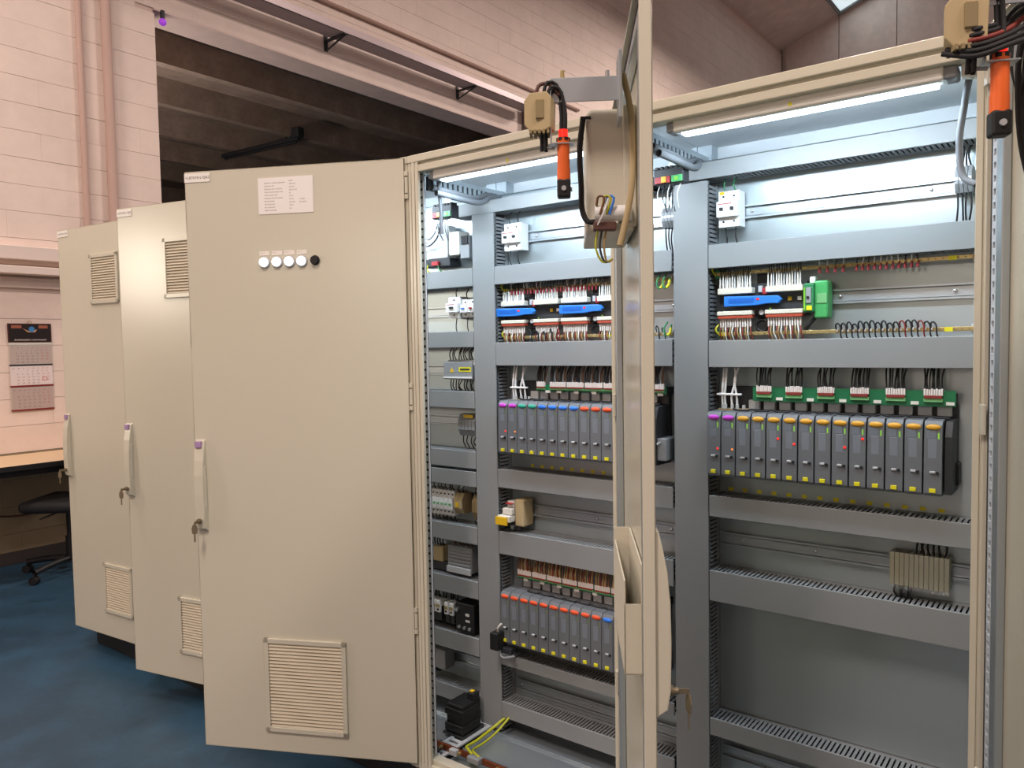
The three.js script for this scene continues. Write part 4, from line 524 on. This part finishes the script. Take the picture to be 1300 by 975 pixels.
// cable coil on the near door
{ const t = thing('sensor_leads', 'tangle of dark leads over the orange sensor at the upper right corner', 'cables');
  for (let i = 0; i < 6; i++) part('lead', [TU([onDoor(4, 0.5 - i * 0.004, 1.885 + i * 0.006, 0.25 - i * 0.006), onDoor(4, 0.52, 1.872 + i * 0.007, 0.215), onDoor(4, 0.52 - i * 0.006, 1.883 + i * 0.008, 0.175), onDoor(4, 0.5 - i * 0.01, 1.9 + i * 0.012, 0.135), onDoor(4, 0.46, 1.93 + i * 0.01, 0.09)], 0.0036, 24, 6)], i === 3 ? M.maroon : M.rubber, t); }
{ const t = thing('cable_bundle', 'bundle of dark cables hanging down the near door behind the orange sensor', 'cables');
  for (let i = 0; i < 9; i++) { const q = i * 0.006; part('cable', [TU([onDoor(4, 0.46 - q * 0.4, 2.03 + q * 0.5, 0.06 + (i % 3) * 0.012), onDoor(4, 0.43 - q, 1.93, 0.12 - (i % 2) * 0.02), onDoor(4, 0.42 - q, 1.82, 0.125 - q * 0.6), onDoor(4, 0.4 - q, 1.72, 0.1 - q * 0.5), onDoor(4, 0.36, 1.66 + q * 0.3, 0.06 - (i % 3) * 0.008)], 0.0042, 26, 6)], i === 4 ? M.grey : M.rubber, t); } }
M.trunk = mat('#e2d2c8', 0.5);
M.pipe = mat('#c4a699', 0.7);
// ------------------------------------------------------------------ things on the left wall
single('wall_conduit', [CY(0.022, 6.0, 'y', XW + 0.024, 5.25, -0.965, 12)], M.pipe, 'thinner vertical conduit pipe on the block wall, left of the thicker one', 'pipe');
single('wall_conduit', [CY(0.036, 6.0, 'y', XW + 0.038, 5.25, -1.16, 14)], M.pipe, 'thicker vertical conduit pipe on the block wall near its edge', 'pipe');
single('cable_trunking', [RB(XW + 0.004, XW + 0.09, 2.15, 2.245, -1.5, 3.4, 0.006)], M.trunk, 'upper horizontal trunking on the block wall above the calendar', 'trunking');
single('cable_trunking', [RB(XW + 0.004, XW + 0.14, 2.045, 2.1, -1.5, 3.4, 0.006)], M.trunk, 'lower horizontal trunking on the block wall above the calendar', 'trunking');
single('wall_ledge', [RB(XW + 0.004, XW + 0.03, 1.955, 2.03, -1.5, 3.4, 0.006)], M.trunk, 'flat pale strip right under the trunking on the block wall', 'trim');
{ // three-month calendar
  const t = thing('wall_calendar', 'three-month wall calendar with a dark picture header on the block wall', 'calendar', [XW + 0.006, 1.385, -0.54]); t.rotation.y = Math.PI / 2;
  const head = canvasTex(512, 240, (x, w, h) => { x.fillStyle = '#1b1416'; x.fillRect(0, 0, w, h); x.strokeStyle = '#5a2c22'; x.lineWidth = 14; x.strokeRect(0, 0, w, h); x.fillStyle = '#a0604a'; x.fillRect(40, 20, 120, 40); x.fillRect(360, 20, 110, 40); x.fillStyle = '#c79a72'; x.beginPath(); x.moveTo(170, 60); x.lineTo(230, 110); x.lineTo(320, 110); x.lineTo(345, 70); x.lineTo(290, 98); x.lineTo(240, 96); x.fill(); x.fillStyle = '#3f7fb8'; x.beginPath(); x.arc(278, 72, 36, 0, 7); x.fill(); x.fillStyle = '#d8cfc8'; x.font = 'italic bold 30px serif'; x.fillText('Automatyka i sterowanie', 66, 218); });
  const mon = (bg, red) => canvasTex(400, 240, (x, w, h) => { x.fillStyle = bg; x.fillRect(0, 0, w, h); x.font = '24px sans-serif'; for (let r = 0; r < 6; r++) for (let c = 0; c < 8; c++) { const n = r * 7 + c - 9; x.fillStyle = c > 5 ? '#b0463c' : '#6d625f'; if (r === 0) x.fillText('pwscpsnt'[c], 22 + c * 47, 34); else if (c && n > 0 && n < 32) x.fillText(String(n), 12 + c * 47, 34 + r * 38); } if (red) { x.strokeStyle = '#c0302a'; x.lineWidth = 5; x.strokeRect(300, 150, 42, 36); } });
  part('header', [RB(-0.142, 0.142, 0.185, 0.32, 0, 0.006, 0.001, 1)], M.bakelite, t); part('header_picture', [new THREE.PlaneGeometry(0.282, 0.132).translate(0, 0.2525, 0.0066)], new THREE.MeshStandardMaterial({ map: head, roughness: 0.4 }), t);
  part('header_strip', [B(-0.142, 0.142, 0.168, 0.185, 0, 0.004)], M.offw, t);
  [['#b9aaa2', 0.03, 0.165], ['#e3d5d2', -0.12, 0.018], ['#b7a49c', -0.29, -0.135]].forEach(([bg, a, b], i) => { part('month_pad', [B(-0.138, 0.138, a, b, 0, 0.006)], M.offw, t); part('month_sheet', [new THREE.PlaneGeometry(0.274, b - a - 0.004).translate(0, (a + b) / 2, 0.0066)], new THREE.MeshStandardMaterial({ map: mon(bg, i === 1), roughness: 0.6 }), t); part('binding_strip', [B(-0.14, 0.14, a - 0.012, a, 0, 0.007)], i === 0 ? M.dark : mat('#7c2522', 0.5), t); });
  part('hanger', [new THREE.TorusGeometry(0.012, 0.0018, 6, 16).translate(0, 0.33, 0.003)], M.brass, t);
}
{ // desk along the wall
  const t = thing('desk', 'pale wooden desk top with black edge along the block wall', 'desk', [-3.885, 0, 1.2]);
  part('desk_top', [RB(-0.448, 0.15, 0.752, 0.778, -2.3, 2.2, 0.004)], mat('#dcbf9a', 0.5), t); part('edge_band', [RB(0.15, 0.156, 0.742, 0.777, -2.3, 2.2, 0.002, 1)], M.black, t); part('apron', [B(-0.4, 0.12, 0.70, 0.752, -2.28, -2.25), B(0.09, 0.12, 0.70, 0.752, -2.28, 2.18)], M.black, t);
  for (const [x, z] of [[-0.38, -2.2], [0.08, -2.2], [-0.38, 2.1], [0.08, 2.1]]) part('leg', [RB(x - 0.02, x + 0.02, 0, 0.752, z - 0.02, z + 0.02, 0.004)], M.black, t);
}
{ // swivel chair
  const t = thing('office_chair', 'black swivel chair under the desk, mostly hidden by the farthest cabinet door', 'chair', [-3.8, 0, -0.53]); t.rotation.y = -0.9;
  part('seat', [RB(-0.22, 0.22, 0.44, 0.52, -0.23, 0.23, 0.04, 4)], M.rubber, t); part('backrest', [RB(-0.2, 0.2, 0.62, 1.0, -0.27, -0.21, 0.03, 4)], M.rubber, t); part('back_stem', [TU([[0, 0.43, -0.1], [0, 0.43, -0.27], [0, 0.55, -0.3], [0, 0.75, -0.275]], 0.016, 20, 8)], M.black, t);
  part('column', [CY(0.025, 0.3, 'y', 0, 0.29, 0, 16), CY(0.035, 0.16, 'y', 0, 0.17, 0, 16)], M.black, t); part('lever', [CY(0.005, 0.2, 'x', 0.16, 0.42, 0.05, 8)], M.black, t);
  for (let i = 0; i < 5; i++) { const a = i * 1.2566 + 0.3, c = Math.cos(a), s = Math.sin(a); part('base_arm', [TU([[0, 0.1, 0], [c * 0.15, 0.095, s * 0.15], [c * 0.3, 0.075, s * 0.3]], 0.02, 8, 8)], M.black, t); part('caster', [CY(0.027, 0.02, 'x', c * 0.3 - 0.014, 0.027, s * 0.3, 14), CY(0.027, 0.02, 'x', c * 0.3 + 0.014, 0.027, s * 0.3, 14), CY(0.008, 0.05, 'y', c * 0.3, 0.05, s * 0.3, 8)], M.black, t); }
}
single('sagging_cable', [TU([[XW + 0.01, 0.5, 0.1], [XW + 0.012, 0.38, -0.2], [XW + 0.012, 0.34, -0.45], [XW + 0.012, 0.4, -0.75], [XW + 0.01, 0.55, -1.0]], 0.006, 40, 6)], M.bakelite, 'thin dark cord sagging against the wall under the desk', 'cord');
// ------------------------------------------------------------------ above the opening
{ const t = thing('cable_tray', 'long grey cable tray on brackets above the wide opening', 'cable tray', [XW + 0.004, 4.5, -4.4]);
  part('tray', [B(0.1, 0.3, 0, 0.006, -2.1, 4.6), B(0.1, 0.105, 0, 0.07, -2.1, 4.6), B(0.295, 0.3, 0, 0.07, -2.1, 4.6)], mat('#b5a5a5', 0.45, 0.4), t);
  for (const z of [1.1, -0.85, 3.2]) part('tray_bracket', [B(0, 0.31, -0.012, 0, z - 0.02, z + 0.02), B(0, 0.012, -0.1, 0.12, z - 0.02, z + 0.02), EX([[0.0, -0.1], [0.012, -0.1], [0.3, -0.012], [0.27, -0.012]], 0.02).translate(0, 0, z - 0.01)], M.dark, t); }
single('wall_conduit', [CY(0.022, 9.0, 'z', XW + 0.024, 4.87, -3.4, 10)], mat('#a48678', 0.7), 'thin horizontal conduit running above the cable tray', 'pipe');
single('drain_pipe', [CY(0.05, 4.6, 'y', XW + 0.055, 2.3, -6.56, 12)], mat('#6a5c55', 0.7), 'dark vertical pipe at the right end of the wide opening', 'pipe');
{ const t = thing('bay_light', 'unlit dark tube light hanging under the ceiling ribs beyond the opening', 'lamp', [-7.9, 4.4, -5.0]); t.rotation.y = Math.PI / 2 + 0.05; part('fitting', [RB(-0.03, 0.03, -0.05, 0.01, -0.85, 0.85, 0.01)], M.dark, t); part('tube', [CY(0.018, 1.6, 'z', 0, -0.065, 0, 10)], M.dark, t); part('hanger', [B(-0.01, 0.01, 0.01, 0.32, 0.58, 0.6)], M.dark, t); part('hanger', [B(-0.01, 0.01, 0.01, 0.32, -0.6, -0.58)], M.dark, t); part('junction_box', [RB(-0.06, 0.06, -0.02, 0.12, 0.72, 0.9, 0.02)], M.dark, t); }
{ const t = thing('violet_lamp', 'tiny violet lamp at the upper corner of the wide opening', 'lamp', [XW + 0.0, 4.16, -1.635]); part('bulb', [new THREE.SphereGeometry(0.03, 14, 10)], mat('#8a3fb0', 0.3, 0, { emissive: new THREE.Color('#a040d0'), emissiveIntensity: 0.6 }), t); part('holder', [CY(0.018, 0.07, 'y', 0, 0.055, 0, 12)], M.dark, t); }
// skylight panel in the pitched roof
{ const sl = (13.45 - 8.2) / (9.3 - (XW - 0.3)); const x = -2.4, y = 8.2 + (x - (XW - 0.3)) * sl; const t = thing('ceiling_skylight', 'bright pale skylight strip in the sloping hall ceiling', 'skylight', [x, y - 0.02, -14.2]); t.rotation.z = Math.atan(sl);
  part('frame', [RB(-0.72, 0.72, -0.06, 0.0, -2.6, -2.5, 0.01), RB(-0.72, 0.72, -0.06, 0.0, 2.5, 2.6, 0.01), RB(-0.72, -0.64, -0.06, 0, -2.6, 2.6, 0.01), RB(0.64, 0.72, -0.06, 0, -2.6, 2.6, 0.01)], M.grey, t); part('glazing', [B(-0.66, 0.66, -0.02, -0.01, -2.55, 2.55)], mat('#ffffff', 0.5, 0, { emissive: new THREE.Color('#cfe4ea'), emissiveIntensity: 0.9 }), t);
  const L = new THREE.RectAreaLight(new THREE.Color('#cfe4ea'), 0.9, 1.3, 5.0); L.position.set(0, -0.065, 0); L.rotation.set(-Math.PI / 2, 0, 0); t.add(L); }

{ // lit window in the left wall, outside the frame: mirrored in the second door
  const t = thing('side_window', 'bright frosted window in the block wall outside the picture', 'window', [XW + 0.03, 2.3, 3.95]); t.rotation.y = Math.PI / 2;
  part('frame', [RB(-0.4, 0.4, 0.33, 0.38, -0.02, 0.02, 0.004), RB(-0.4, 0.4, -0.38, -0.33, -0.02, 0.02, 0.004), RB(-0.4, -0.35, -0.38, 0.38, -0.02, 0.02, 0.004), RB(0.35, 0.4, -0.38, 0.38, -0.02, 0.02, 0.004)], M.offw, t);
  part('pane', [B(-0.36, 0.36, -0.34, 0.34, -0.004, 0.004)], mat('#ffffff', 0.5, 0, { emissive: new THREE.Color('#fff4e0'), emissiveIntensity: 4 }), t);
  const L = new THREE.RectAreaLight(new THREE.Color('#fff4e0'), 36, 0.7, 0.66); L.position.set(0, 0, 0.012); L.rotation.y = Math.PI; t.add(L); }
{ // second lit window, in the front wall behind the camera: mirrored in the third door
  const t = thing('front_window', 'bright frosted window in the wall behind the camera', 'window', [0.56, 2.6, 6.97]); t.rotation.y = Math.PI;
  part('frame', [RB(-0.3, 0.3, 0.26, 0.3, -0.02, 0.02, 0.004), RB(-0.3, 0.3, -0.3, -0.26, -0.02, 0.02, 0.004), RB(-0.3, -0.26, -0.3, 0.3, -0.02, 0.02, 0.004), RB(0.26, 0.3, -0.3, 0.3, -0.02, 0.02, 0.004)], M.offw, t);
  part('pane', [B(-0.265, 0.265, -0.265, 0.265, -0.004, 0.004)], mat('#ffffff', 0.5, 0, { emissive: new THREE.Color('#fff4e0'), emissiveIntensity: 4 }), t);
  const L = new THREE.RectAreaLight(new THREE.Color('#fff4e0'), 12, 0.5, 0.5); L.position.set(0, 0, 0.012); L.rotation.y = Math.PI; t.add(L); }
scene.traverse(o => { if (o.isMesh) { o.castShadow = true; o.receiveShadow = true; } });
renderer.render(scene, camera);
